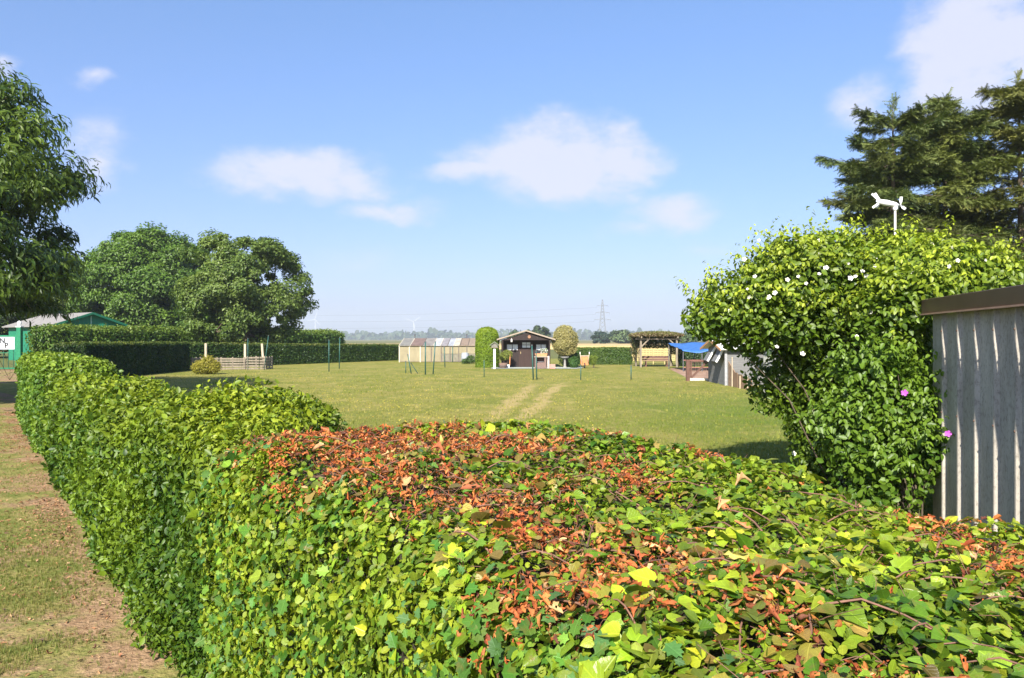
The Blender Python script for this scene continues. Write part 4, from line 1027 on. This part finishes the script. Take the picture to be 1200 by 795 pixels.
BR = brick()
MB().box(-.42,-.30,-.25,.3,0,.78).box(.22,.34,-.25,.3,0,.78).box(-.298,.218,.18,.3,0,.78).box(-.298,.218,-.25,.178,0,.40).build('body', BR, bq)
MB().box(-.46,.40,-.28,.32,.781,.83).build('slab', mat('bq_slab', (.3,.26,.22), .9), bq)
MB().box(.42,.56,-.1,.06,0,.86).build('chimney', mat('pale_stone', (.42,.36,.32), .9), bq)
MB().box(-.25,.17,-.265,-.253,.45,.5).build('grate', STEEL, bq)
TERRA = mat('terracotta', (.55,.22,.10), .8, .15)
pl = tag(empty('planter', (at(634, 51.6), 51.55, .831)), 'orange terracotta trough with white flowers on top of the brick barbecue', 'planter')
MB().prism([(-.36,0),(.36,0),(.42,.2),(-.42,.2)], -.14, .14, I4).build('trough', TERRA, pl)
rw = np.random.default_rng(4); nfl = 130
scatter('flowers', ROUND, np.stack([rw.uniform(-.05,.42,nfl), rw.uniform(-.12,.12,nfl), .2+.3*rw.random(nfl)],1), rw.normal(size=(nfl,3))+[0,-.6,.5], .07, palette(rw, nfl, [(.75,.75,.68),(.3,.38,.2),(.12,.2,.05)], [4,2,2]), PETAL, pl, 4)
cr = tag(empty('crate', (at(647.3, 51.4), 51.4, 0)), 'small pink slatted crate on the terrace right of the barbecue', 'crate')
cm = MB()
for z in (.03,.13,.23): cm.box(-.17,.17,-.15,-.13,z,z+.08).box(-.17,.17,.13,.15,z,z+.08).box(-.17,-.15,-.128,.128,z,z+.08).box(.15,.17,-.128,.128,z,z+.08)
cm.box(-.148,.148,-.128,.128,.0,.02); cm.build('slats', mat('pink_crate', (.50,.24,.20), .7, .2), cr)
MB().box(-.185,-.171,-.165,-.151,0,.33).box(.171,.185,-.165,-.151,0,.33).build('corner_posts', PALE_WOOD, cr)
tub = tag(empty('flower_tub', (at(589.5, 52.2), 52.2, 0)), 'round brown wooden tub at the foot of the yellow green shrub', 'tub')
MB().lathe([(0,0),(.22,0),(.28,.2),(.29,.36),(.26,.37),(.24,.30),(0,.30)], n=18).build('tub', mat('tub_wood', (.16,.10,.075), .8, .3), tub, smooth=True)
MB().lathe([(.277,.16),(.285,.16),(.292,.2),(.284,.2)], n=18).build('hoop', STEEL, tub)
bm_ = tag(empty('broom', (at(597.3, 52.6), 52.6, 0)), 'upright broom with an orange handle and white head by the hut porch', 'broom')
MB().tube([(0,0,.18),(.03,.25,1.0)], .025, 8).build('handle', mat('orange_handle', (.60,.25,.10), .5), bm_)
MB().bar((-.12,-.05,.0),(-.10,-.02,.24), .20, .07).build('head', WHITE, bm_)

# wheelbarrow standing on its nose, handles up
wl = tag(empty('wheelbarrow', (at(685, 52.4), 52.4, 0)), 'wheelbarrow with an orange tray tipped upright against the square hedge', 'wheelbarrow')
tray = MB().add([(-.26,-.05,.22),(.26,-.05,.22),(.30,-.08,.84),(-.30,-.08,.84),(-.18,.2,.30),(.18,.2,.30),(.20,.2,.74),(-.20,.2,.74)], [(3,2,1,0)[::-1],(4,5,6,7),(0,1,5,4),(1,2,6,5),(2,3,7,6),(3,0,4,7)])
tray.build('tray', mat('orange_tray', (.55,.20,.075), .55, .2), wl)
MB().box(-.31,.31,-.12,-.085,.82,.88).build('tray_rim', PALE_WOOD, wl)
for sx in (-1,1):
    h_ = MB().tube([(sx*.14,.0,.12),(sx*.27,-.11,.7),(sx*.31,-.1,.98)], .022, 8).build('handle', PALE_WOOD, wl, smooth=True)
    MB().tube([(sx*.31,-.1,.982),(sx*.32,-.1,1.12)], .026, 8).build('grip', WHITE, h_)
    MB().bar((sx*.2,-.12,.55),(sx*.22,-.30,.5), .03, .03).build('leg', STEEL, wl)
wt = MB()
wt.lathe([(.13,-.04),(.18,-.04),(.185,0),(.18,.04),(.13,.04)], n=18)
w_ = wt.build('wheel', mat('rubber', (.02,.02,.02), .8), wl); w_.matrix_local = Matrix.Translation((0,-.02,.186)) @ Matrix.Rotation(PI/2,4,'Y')
MB().lathe([(0,-.03),(.13,-.025),(.13,.025),(0,.03)], n=14).build('rim', mat('rim', (.5,.5,.5), .4), w_)

# ================================================================== TRELLIS + PERGOLA + BENCH
TY = mat('yellow_board', (.43,.345,.15), .7, .2, 6, .2, (.3,1,4))
ts = tag(empty('trellis_fence', (at(765, 60.8), 60.8, 0)), 'yellowish lattice fence running behind the pergola and bench', 'fence')
for k in range(4):
    x0 = -1.78 + k*.90; mb = MB()
    for z in np.arange(.28, 1.34, .135): mb.box(x0+.05, x0+.86, -.012, .0, z, z+.095)
    for x in np.arange(x0+.12, x0+.86, .23): mb.box(x, x+.05, .002, .016, .26, 1.36)
    mb.build('lattice_panel', TY, ts)
for k in range(5): MB().box(-1.80+k*.90, -1.73+k*.90, -.035, .045, 0, 1.40).build('post', TY, ts)
pg = tag(empty('pergola', (at(772, 54.2), 54.2, 0)), 'wooden pergola with a thick roof of dry vine', 'pergola')
px0, px1 = -1.27, 1.27
for x in (px0, px1):
    for y in (0, 2.1): MB().box(x-.06, x+.06, y-.06, y+.06, -.02, 2.06).build('post', WEATHERED, pg)
    MB().bar((x, -.4, 2.13), (x, 2.5, 2.13), .07, .13).build('beam', WEATHERED, pg)
for y in (0, 2.1): MB().bar((px0-.35, y, 2.0), (px1+.35, y, 2.0), .07, .10).build('beam', WEATHERED, pg)
for sx in (-1, 1):
    MB().bar((sx*(1.27-.02), -.066, 1.45), (sx*.72, -.066, 1.98), .05, .09).build('brace', WEATHERED, pg)
for k in range(7):
    x = -1.5+k*.5; MB().bar((x, -.45, 2.235), (x, 2.55, 2.235), .05, .08).build('rafter', WEATHERED, pg)
vn = tag(empty('climbing_vine', (at(772, 54.2), 54.2, 0)), 'matted brown green vine heaped over the pergola roof', 'vine')
rv = np.random.default_rng(12); n = 15000
X_ = rv.uniform(-1.72, 1.72, n); Y_ = rv.uniform(-.5, 2.6, n)
top_ = 2.27+.26*np.sqrt(np.clip(1-(X_/1.8)**2, 0, 1))*np.clip(1-((Y_-1.05)/1.75)**4, 0, 1)
Z_ = 2.16 + (top_-2.16)*rv.random(n)**.5
P = np.stack([X_, Y_, Z_], 1)
k = np.clip((Z_-2.28)*3+.1, 0, .8)
c = palette(rv, n, [(.22,.16,.08),(.17,.12,.06),(.28,.22,.12)]); g_ = palette(rv, n, [(.12,.15,.03),(.20,.20,.05)])
sel = (rv.random(n) < k)[:, None]; c = np.where(sel, g_, c)
hang_n = 5000
Xh = rv.choice([-1.45, 1.45], hang_n)+rv.normal(size=hang_n)*.13; Ph = np.stack([Xh, rv.uniform(.9, 2.5, hang_n), 2.2-1.3*rv.random(hang_n)**2], 1)
Pb = np.stack([rv.uniform(-1.5,1.5,7000), rv.uniform(1.5,2.5,7000), 2.2-.85*rv.random(7000)**1.3], 1)
Pall = np.concatenate([P, Ph, Pb]); Call = np.concatenate([c, palette(rv, hang_n, [(.06,.09,.03),(.12,.09,.05)]), palette(rv, 7000, [(.03,.06,.015),(.045,.085,.02)])])
scatter('foliage', SIMPLE, Pall, rv.normal(size=Pall.shape)+[0,-.2,.5], .09*(.6+.8*rv.random(len(Pall))), Call, LEAF, vn, 12)
mb = MB()
for q in range(9):
    x = random.choice([-1.3, 1.3])+random.uniform(-.08,.08); y = random.choice([2.1, 2.05, .05])
    mb.tube([(x+.1,y+.09,0),(x-.09,y+.08,.8),(x+.08,y+.09,1.6),(x*.8,y,2.3)], .02, 5, cap=False)
mb.build('stems', BARK, vn)
bn = tag(empty('garden_bench', (at(769, 55.4), 55.4, 0)), 'dark brown wooden bench under the pergola', 'bench')
BW = mat('bench_wood', (.13,.065,.05), .7, .25, 6, .2, (.3,1,4))
MB().box(-.98,.98,-.22,.0,.40,.44).box(-.98,.98,.01,.2,.40,.44).build('seat', BW, bn)
MB().box(-.98,.98,.215,.25,.46,.58).box(-.98,.98,.222,.257,.60,.76).build('backrest', BW, bn)
for sx in (-.75, .75):
    for y in (-.18, .2): MB().box(sx-.03, sx+.03, y-.03, y+.012, 0, .398).build('leg', BW, bn)

# ================================================================== BLUE TARPAULIN SHELTER + COOP + GATE
tp_ = tag(empty('tarpaulin_shelter', (12.2, 48.5, 0)), 'bright blue sagging tarpaulin stretched on posts over the bare soil run', 'shelter')
mb = MB(); na, nb = 24, 16; vs = []
for i in range(na):
    for j in range(nb):
        a, b = i/(na-1), j/(nb-1)
        x = -1.75 + a*4.6; y = -1.5 + b*4.6
        z = 1.30 + .42*b + .10*a - .14*math.sin(PI*((a*3) % 1))*math.sin(PI*b) + .03*math.sin(a*19+b*7) + .02*math.sin(b*23-a*5)
        if j == 0: z -= .12*abs(math.sin(a*PI*3))+.03
        vs.append((x, y, z))
mb.add(vs, [(i*nb+j, (i+1)*nb+j, (i+1)*nb+j+1, i*nb+j+1) for i in range(na-1) for j in range(nb-1)])
t_ = mb.build('tarpaulin', mat('blue_tarp', (.035,.12,.34), .5, .25, 3, .3), tp_, smooth=True)
sm = t_.modifiers.new('thick', 'SOLIDIFY'); sm.thickness = .004
for x, y, r in ((-1.7,-1.4,.03),(-.55,-1.42,.03),(.6,-1.42,.03),(1.15,-1.45,.09),(-1.7,2.9,.03),(0,2.9,.03),(1.6,2.9,.03),(2.8,-1.4,.03),(2.8,2.9,.03)):
    b = (y+1.5)/4.6; MB().tube([(x,y,-.02),(x,y,1.22+.42*b)], r, 8).build('post', WEATHERED if r > .05 else STEEL, tp_)
mb = MB()
for z in (.25,.7): mb.bar((-1.7,-1.4,z),(2.8,-1.4,z), .03, .05)
mb.build('rail', mat('red_rail', (.25,.10,.08), .7), tp_)

fg = tag(empty('wooden_gate', (at(806, 36.6), 36.6, 0)), 'low brown wooden field gate with a diagonal brace and wire mesh', 'gate')
GB = mat('red_brown_wood', (.11,.055,.04), .75, .25, 8, .2)
MB().box(-.08,.09,-.08,.08,-.03,1.0).build('post', GB, fg, bevel=.01)
MB().box(.12,1.46,-.02,.02,.90,.98).box(.12,.19,-.021,.019,.16,.898).box(1.39,1.46,-.021,.019,.16,.898).build('frame', GB, fg)
MB().bar((.16,-.045,.17),(.92,-.045,.92), .03, .09).build('brace', GB, fg)
MB().box(.10,1.50,-.04,.0,.02,.13).build('bottom_board', mat('pale_board', (.58,.54,.45), .7), fg)
mb = MB()
for x in np.arange(.22,1.39,.075): mb.box(x,x+.004,.022,.026,.14,.9)
for z in np.arange(.18,.9,.075): mb.box(.19,1.39,.027,.031,z,z+.004)
mb.build('wire_mesh', mat('rusty_wire', (.30,.20,.15), .7), fg)

cp = tag(empty('chicken_coop', (9.2, 33, 0)), 'small grey wooden chicken coop with a white roof and propped up white hatches', 'coop')
GW = mat('grey_boards', (.155,.155,.155), .85, .3, 4, .3, (.4,1,6))
MB().add([(0,0,0),(0,3.0,0),(0,3.0,1.58),(0,1.5,1.92),(0,0,1.58),(3.6,0,0),(3.6,3.0,0),(3.6,3.0,1.58),(3.6,1.5,1.92),(3.6,0,1.58)], [(4,3,2,1,0),(5,6,7,8,9),(0,5,9,4),(1,6,5,0),(2,7,6,1),(3,8,7,2),(4,9,8,3)]).build('wall', GW, cp)
rf = MB()
for y0, y1 in ((-.28,1.5),(3.28,1.5)):
    z0, z1 = 1.535, 1.945
    vs = [(-.3,y0,z0),(3.8,y0,z0),(3.8,y1,z1),(-.3,y1,z1)]; vs += [(x,y,z+.05) for x,y,z in vs]
    rf.add(vs, [(3,2,1,0),(4,5,6,7),(0,1,5,4),(1,2,6,5),(2,3,7,6),(3,0,4,7)])
rf.build('roof', mat('white_roof', (.74,.72,.67), .5, .12, 3, .1, (6,1,1)), cp)
MB().bar((-.31,-.28,1.53),(-.31,1.5,1.94), .03, .10).bar((-.31,3.28,1.53),(-.31,1.5,1.94), .03, .10).build('bargeboard', mat('orange_board', (.48,.26,.12), .7), cp)
for y in (.05, 1.5):
    h_ = MB().bar((-.03,y+.55,1.60),(-.36,y+.55,1.02), .85, .03, up=(1,0,0)).build('hatch', GW, cp)
    MB().bar((-.045,y+.08,1.62),(-.40,y+.08,1.0), .10, .07, up=(1,0,0)).build('hatch_edge', WHITE, h_)
MB().bar((-.02,-.03,0),(-.02,-.03,1.55), .10, .06).build('corner_post', mat('grey_post', (.30,.30,.31), .8), cp)
MB().box(1.3,1.9,-.02,-.003,.7,1.2).build('window', gls, cp)
rn = tag(empty('run_fence', (9.2, 32.8, 0)), 'low wire fence with brown boards and pale stakes before the chicken coop', 'fence')
mb = MB()
for k in range(4): mb.box(-.01, .012, -.9-.62*k-.58, -.9-.62*k, 0, .62-.05*k)
mb.build('boards', mat('brown_board', (.24,.15,.09), .85, .3, 6, .3, (1,6,.4)), rn)
MB().add([(.03,-.02,.0),(.03,-1.6,.0),(.03,-1.6,.35),(.03,-.02,1.05),(.06,-.02,.0),(.06,-1.6,.0),(.06,-1.6,.35),(.06,-.02,1.05)], [(0,1,2,3),(7,6,5,4),(0,4,5,1),(1,5,6,2),(2,6,7,3),(3,7,4,0)]).build('ramp_board', mat('ramp_board', (.26,.17,.11), .85, .3, 8, .3), rn)
for k, (y, h) in enumerate(((-.8,1.25),(-1.9,.52),(-2.9,.55),(-3.7,.6))): MB().box(-.05,-.012,y-.02,y+.02,-.02,h).build('stake', PALE_WOOD, rn)
ps = tag(empty('pale_shed', (9.2, 25.5, 0)), 'pale cream shed with a dark window glimpsed through the flowering shrub', 'shed')
CW = mat('cream_wall', (.62,.60,.52), .8, .12, 3, .1)
MB().box(0,3.0,0,2.6,0,1.80).build('wall', CW, ps)
MB().box(-.15,3.15,-.15,2.75,1.802,1.87).build('roof', mat('grey_roof', (.42,.42,.42), .7), ps)
w_ = MB().box(.28,.80,-.03,-.002,1.18,1.62).build('window', WHITE, ps); MB().box(.32,.76,-.04,-.031,1.22,1.58).build('pane', gls, w_)

# ================================================================== PYLON, POWER LINE, WIND TURBINES
PYM = mat('galvanised', (.16,.17,.18), .6, .1)
py_ = tag(empty('power_pylon', (at(706, 620), 620, 0)), 'tall lattice power pylon with three crossarms on the horizon', 'pylon')
mb = MB(); Hp = 34.0
wd = lambda z: 3.0*(1-z/Hp)**1.0*.95+.35
zs = [0,5,9.5,13.5,17,20,22.5,25,27.5,30,32,34]
for a, b in zip(zs, zs[1:]):
    for sx in (-1,1):
        for sy in (-1,1):
            mb.bar((sx*wd(a),sy*wd(a),a),(sx*wd(b),sy*wd(b),b), .28, .28)
        mb.bar((sx*wd(a),-wd(a),a),(-sx*wd(b),-wd(b),b), .14, .14); mb.bar((sx*wd(a),wd(a),a),(-sx*wd(b),wd(b),b), .14, .14)
        mb.bar((sx*wd(a),-wd(a),a),(sx*wd(b),wd(b),b), .14, .14)
mb.build('tower', PYM, py_)
for z, l in ((17.5,6.8),(23.2,5.6),(28.8,4.6)):
    mb = MB()
    for sx in (-1,1): mb.bar((0,0,z+1.1),(sx*l,0,z), .22, .22).bar((0,0,z),(sx*l,0,z), .22, .22).bar((sx*l,0,z),(sx*l,0,z-1.3), .16, .16)
    mb.build('crossarm', PYM, py_)
for lab, z, dx in (('lowest and longest of the thin power lines hanging from the pylon',16.2,-6.8),('middle thin power line hanging from the pylon',21.9,-5.6),('highest thin power line hanging from the pylon',27.5,-4.6)):
    a = Vector((at(706,620)+dx, 620, z)); b = Vector((-330, 700, z-1)); pts = []
    for i in range(25):
        q = i/24; p = a.lerp(b, q); p.z -= 9*4*q*(1-q)*.5; pts.append(p)
    tag(MB().tube(pts, .045, 4).build('power_line', PYM), lab, 'power line', 'power lines')
TM = mat('turbine_white', (.50,.51,.53), .5, .05)
def turbine(px, lab, rot, Hh):
    Z = 2600; o = tag(empty('wind_turbine', (at(px, Z), Z, 0)), lab, 'wind turbine', 'far wind turbines')
    MB().tube([(0,0,0),(0,0,Hh)], [1.5,.9], 8).build('tower', TM, o)
    MB().tube([(0,-4,Hh+.5),(0,6,Hh+.5)], 2.0, 8).build('nacelle', TM, o)
    for k in range(3):
        a = rot+k*2*PI/3; MB().tube([(0,-5,Hh+.5),(math.sin(a)*8,-5,Hh+.5+math.cos(a)*8),(math.sin(a)*34,-5,Hh+.5+math.cos(a)*34)], [.6,.9,.2], 6).build('blade', TM, o)
turbine(369.5, 'tiny white wind turbine on the horizon above the left hedge', .3, 68)
turbine(485, 'tiny white wind turbine on the horizon above the greenhouse', .9, 60)

# ================================================================== GRASS
def scat_grass(name, poly_fn, n, zr, xr, size, colf, seed, extra=None):
    r = np.random.default_rng(seed)
    # more, smaller tufts close by
    Y = 1/(1/zr[1] + (1/zr[0]-1/zr[1])*r.random(n)); X = r.uniform(-1, 1, n)*.78*Y*1.05
    P = np.stack([X, Y, np.full(n, .004)], 1)
    k = poly_fn(P, r); P = P[k]
    c = colf(r, P); sz = size*(.6+.8*r.random(len(P)))*np.maximum(1, P[:, 1]/14)**.35
    up = np.array([0, 0, 1.0])+r.normal(size=P.shape)*.10
    g = scatter(name, BLADES, P, up, sz, c, GRASS, None, seed)
    # tufts: local z is up
    return tag(g, None, None, None, 'stuff')
def lawn_ok(P, r):
    s = P[:, :2] @ HD; nn = P[:, :2] @ HN
    f = vnoise(P, .9, 12)
    return (nn > 2.55) & ~((P[:, 0] < -19.5) & (P[:, 1] > 32)) & (P[:, 0] < 20) & (r.random(len(P)) < .35+.65*f) & ~((P[:, 0] > -1.5) & (P[:, 0] < 5) & (P[:, 1] > 51)) & ~((P[:, 0] > 8.7) & (P[:, 1] > 37))
def lawn_col(r, P):
    n = len(P); t = fbm(P, .35, 6)*1.5-.35 - .25*np.clip((P[:, 0]+1)/6, 0, 1)*np.clip((34-P[:, 1])/14, 0, 1)
    c = mixcol(t + r.normal(size=n)*.22, (.145, .19, .024), (.38, .32, .09))
    return c*(1+r.normal(size=(n, 1))*.15)
scat_grass('lawn_grass', lawn_ok, 250000, (4.2, 52), None, .052, lawn_col, 101)
def path_ok(P, r):
    nn = P[:, :2] @ HN
    g = fbm(P, .75, 55) + .25*(vnoise(P, 4, 56)-.5)
    return (nn < .85) & (P[:, 0] < 0) & (r.random(len(P)) < np.clip((g-.31-.14*np.clip((nn-.3)/.5, 0, 1)-.05*(P[:, 1] < 5.5))*5, .03, 1)) & (P[:, 1] < 46)
def path_col(r, P):
    n = len(P); return mixcol(r.random(n)*.8+.4*(vnoise(P, 1.5, 8)-.5), (.10, .15, .022), (.29, .235, .08))*(1+r.normal(size=(n, 1))*.15)
scat_grass('track_grass', path_ok, 260000, (3.3, 40), None, .026, path_col, 102)
r = np.random.default_rng(103)                                   # dry leaf litter at the foot of the hedge
n = 8000; s = 1+24*r.random(n)**1.6; nn = .82 - .35*r.exponential(1.2, n)
P = np.stack([HD[0]*s+HN[0]*nn, HD[1]*s+HN[1]*nn, np.full(n, .012)], 1)
k = r.random(n) < .25+.75*(vnoise(P, 1.4, 2) > .5); P = P[k]; n = len(P)
lt = scatter('leaf_litter', DEAD, P, r.normal(size=(n, 3))*.35+[0,0,1], .034*(.4+.9*r.random(n)), palette(r, n, [(.38,.20,.10),(.28,.15,.08),(.45,.28,.15),(.20,.12,.07)]), DRY, None, 104); lt['kind'] = 'stuff'
r = np.random.default_rng(105)                                   # yellow flower heads in the lawn
n = 5000; Y = 12+32*r.random(n); X = r.uniform(-.55, .12, n)*Y
P = np.stack([X, Y, .04+.05*r.random(n)], 1); k = (P[:, :2] @ HN > 2.7) & (fbm(P, .4, 31) > .47); P = P[k]; n = len(P)
fl = scatter('lawn_flowers', ROUND, P, r.normal(size=(n, 3))*.4+[0,-.5,1], .030, palette(r, n, [(.50,.40,.05),(.42,.36,.07)]), PETAL, None, 106); fl['kind'] = 'stuff'

# ================================================================== LIGHT, SKY, CAMERA
EL = math.radians(36); S = Vector((-.255, -.967, 0)).normalized()
sv = Vector((S.x*math.cos(EL), S.y*math.cos(EL), math.sin(EL)))
sun = bpy.data.lights.new('sun', 'SUN'); sun.energy = 4.6; sun.angle = math.radians(.5); sun.color = (1, .94, .84)
so = bpy.data.objects.new('sun', sun); COL.objects.link(so); so.rotation_euler = sv.to_track_quat('Z', 'Y').to_euler(); so.location = (0, -20, 40)

w = bpy.data.worlds.new('World'); SC.world = w; w.use_nodes = True; nt = w.node_tree; nt.nodes.clear(); L = nt.links.new
out = N(nt, 'ShaderNodeOutputWorld'); bg = N(nt, 'ShaderNodeBackground'); bg.inputs['Strength'].default_value = .078
sky = N(nt, 'ShaderNodeTexSky'); sky.sky_type = 'NISHITA'; sky.sun_disc = False; sky.sun_elevation = EL; sky.sun_rotation = math.atan2(S.x, S.y); sky.air_density = 1.0; sky.dust_density = 1.0; sky.ozone_density = 2.5
tc = N(nt, 'ShaderNodeTexCoord'); sp = N(nt, 'ShaderNodeSeparateXYZ'); L(tc.outputs['Generated'], sp.inputs[0])
def M2(op, a, b=None):
    x = N(nt, 'ShaderNodeMath', operation=op)
    for i, q in ((0, a), (1, b)):
        if q is None: continue
        if hasattr(q, 'node'): L(q, x.inputs[i])
        else: x.inputs[i].default_value = q
    return x.outputs[0]
az = M2('ARCTAN2', sp.outputs[0], sp.outputs[1]); el = M2('ARCSINE', sp.outputs[2])
cmb = N(nt, 'ShaderNodeCombineXYZ'); L(az, cmb.inputs[0]); L(el, cmb.inputs[1])
def wn(scale, det, rough=.6, off=0):
    mp = N(nt, 'ShaderNodeMapping'); mp.inputs['Location'].default_value = (off, off*.7, 0); mp.inputs['Scale'].default_value = (1, 1.7, 1); L(cmb.outputs[0], mp.inputs[0])
    n = N(nt, 'ShaderNodeTexNoise'); n.inputs['Scale'].default_value = scale; n.inputs['Detail'].default_value = det; n.inputs['Roughness'].default_value = rough; L(mp.outputs[0], n.inputs['Vector']); return n
wa = wn(7, 5)
wv = N(nt, 'ShaderNodeVectorMath', operation='MULTIPLY_ADD'); L(wa.outputs['Color'], wv.inputs[0]); wv.inputs[1].default_value = (.14, .09, 0); L(cmb.outputs[0], wv.inputs[2])
n1 = wn(11, 10, .66, 3.1).outputs['Fac']
clouds = [(650,190,118,46,1.0),(720,188,62,46,1.0),(560,202,62,22,.75),(350,198,100,32,.85),(420,210,60,22,.7),(455,247,55,19,.65),(105,180,44,36,.6),(1165,55,105,62,1.0),(1110,95,60,40,.75),(1000,118,46,32,.55),(785,246,64,28,.62),(735,268,60,16,.35),(15,66,34,14,.5),(108,93,30,15,.42),(415,312,110,26,.22),(830,290,60,18,.25),(590,330,120,14,.2)]
tot = None
for px, py, rx_, ry_, amp in clouds:
    a0 = math.atan2(px-600, 900); e0 = math.atan2(398-py, math.hypot(900, px-600)); sc = math.cos(a0)**2
    mp = N(nt, 'ShaderNodeVectorMath', operation='SUBTRACT'); L(wv.outputs[0], mp.inputs[0]); mp.inputs[1].default_value = (a0+.07, e0+.045, 0)
    ml = N(nt, 'ShaderNodeVectorMath', operation='MULTIPLY'); L(mp.outputs[0], ml.inputs[0]); ml.inputs[1].default_value = (900/rx_/max(.6, sc), 900/ry_, 0)
    ln = N(nt, 'ShaderNodeVectorMath', operation='LENGTH'); L(ml.outputs[0], ln.inputs[0])
    v = M2('MULTIPLY', M2('MAXIMUM', M2('SUBTRACT', 1.4, ln.outputs['Value']), 0.0), amp)
    tot = v if tot is None else M2('MAXIMUM', tot, v)
dens = M2('MULTIPLY', tot, M2('ADD', -.25, M2('MULTIPLY', n1, 2.5)))
mr = N(nt, 'ShaderNodeMapRange'); mr.interpolation_type = 'SMOOTHSTEP'; L(dens, mr.inputs[0]); mr.inputs[1].default_value = .10; mr.inputs[2].default_value = .85; mr.inputs[4].default_value = .85
tint = N(nt, 'ShaderNodeMix', data_type='RGBA', blend_type='MULTIPLY'); tint.inputs[0].default_value = 1; L(sky.outputs[0], tint.inputs[6]); 
tr_ = N(nt, 'ShaderNodeMapRange'); L(el, tr_.inputs[0]); tr_.inputs[1].default_value = .04; tr_.inputs[2].default_value = .40
tcx = N(nt, 'ShaderNodeMix', data_type='RGBA'); L(tr_.outputs[0], tcx.inputs[0]); tcx.inputs[6].default_value = (.61, .60, .86, 1); tcx.inputs[7].default_value = (.80, .92, 1.10, 1); L(tcx.outputs[2], tint.inputs[7])
cm = N(nt, 'ShaderNodeMix', data_type='RGBA'); L(mr.outputs[0], cm.inputs[0]); L(tint.outputs[2], cm.inputs[6]); cm.inputs[7].default_value = (4.25, 4.3, 5.0, 1)
L(cm.outputs[2], bg.inputs[0]); L(bg.outputs[0], out.inputs[0])

# air: even haze round the whole scene
hm, hn = new_mat('haze'); ho = N(hn, 'ShaderNodeOutputMaterial'); pv = N(hn, 'ShaderNodeVolumePrincipled')
pv.inputs['Color'].default_value = (.80, .88, 1, 1); pv.inputs['Density'].default_value = .0003; pv.inputs['Anisotropy'].default_value = .2
hn.links.new(pv.outputs[0], ho.inputs['Volume'])
hzb = MB().box(-4300, 4300, -4300, 4300, -1.0, 112).build('haze', hm); hzb['kind'] = 'stuff'

cam = bpy.data.cameras.new('camera'); cam.lens = 27; cam.sensor_width = 36; cam.clip_start = .05; cam.clip_end = 9000
co = bpy.data.objects.new('camera', cam); COL.objects.link(co); co.location = (0, 0, CAM_H); co.rotation_euler = (PI/2, 0, 0)
SC.camera = co
SC.view_settings.view_transform = 'Standard'; SC.view_settings.look = 'None'; SC.view_settings.exposure = 1.36; SC.view_settings.gamma = 1
SC.render.engine = 'CYCLES'; SC.cycles.max_bounces = 6; SC.cycles.diffuse_bounces = 3; SC.cycles.transmission_bounces = 4; SC.cycles.volume_bounces = 1
SC.cycles.use_denoising = True
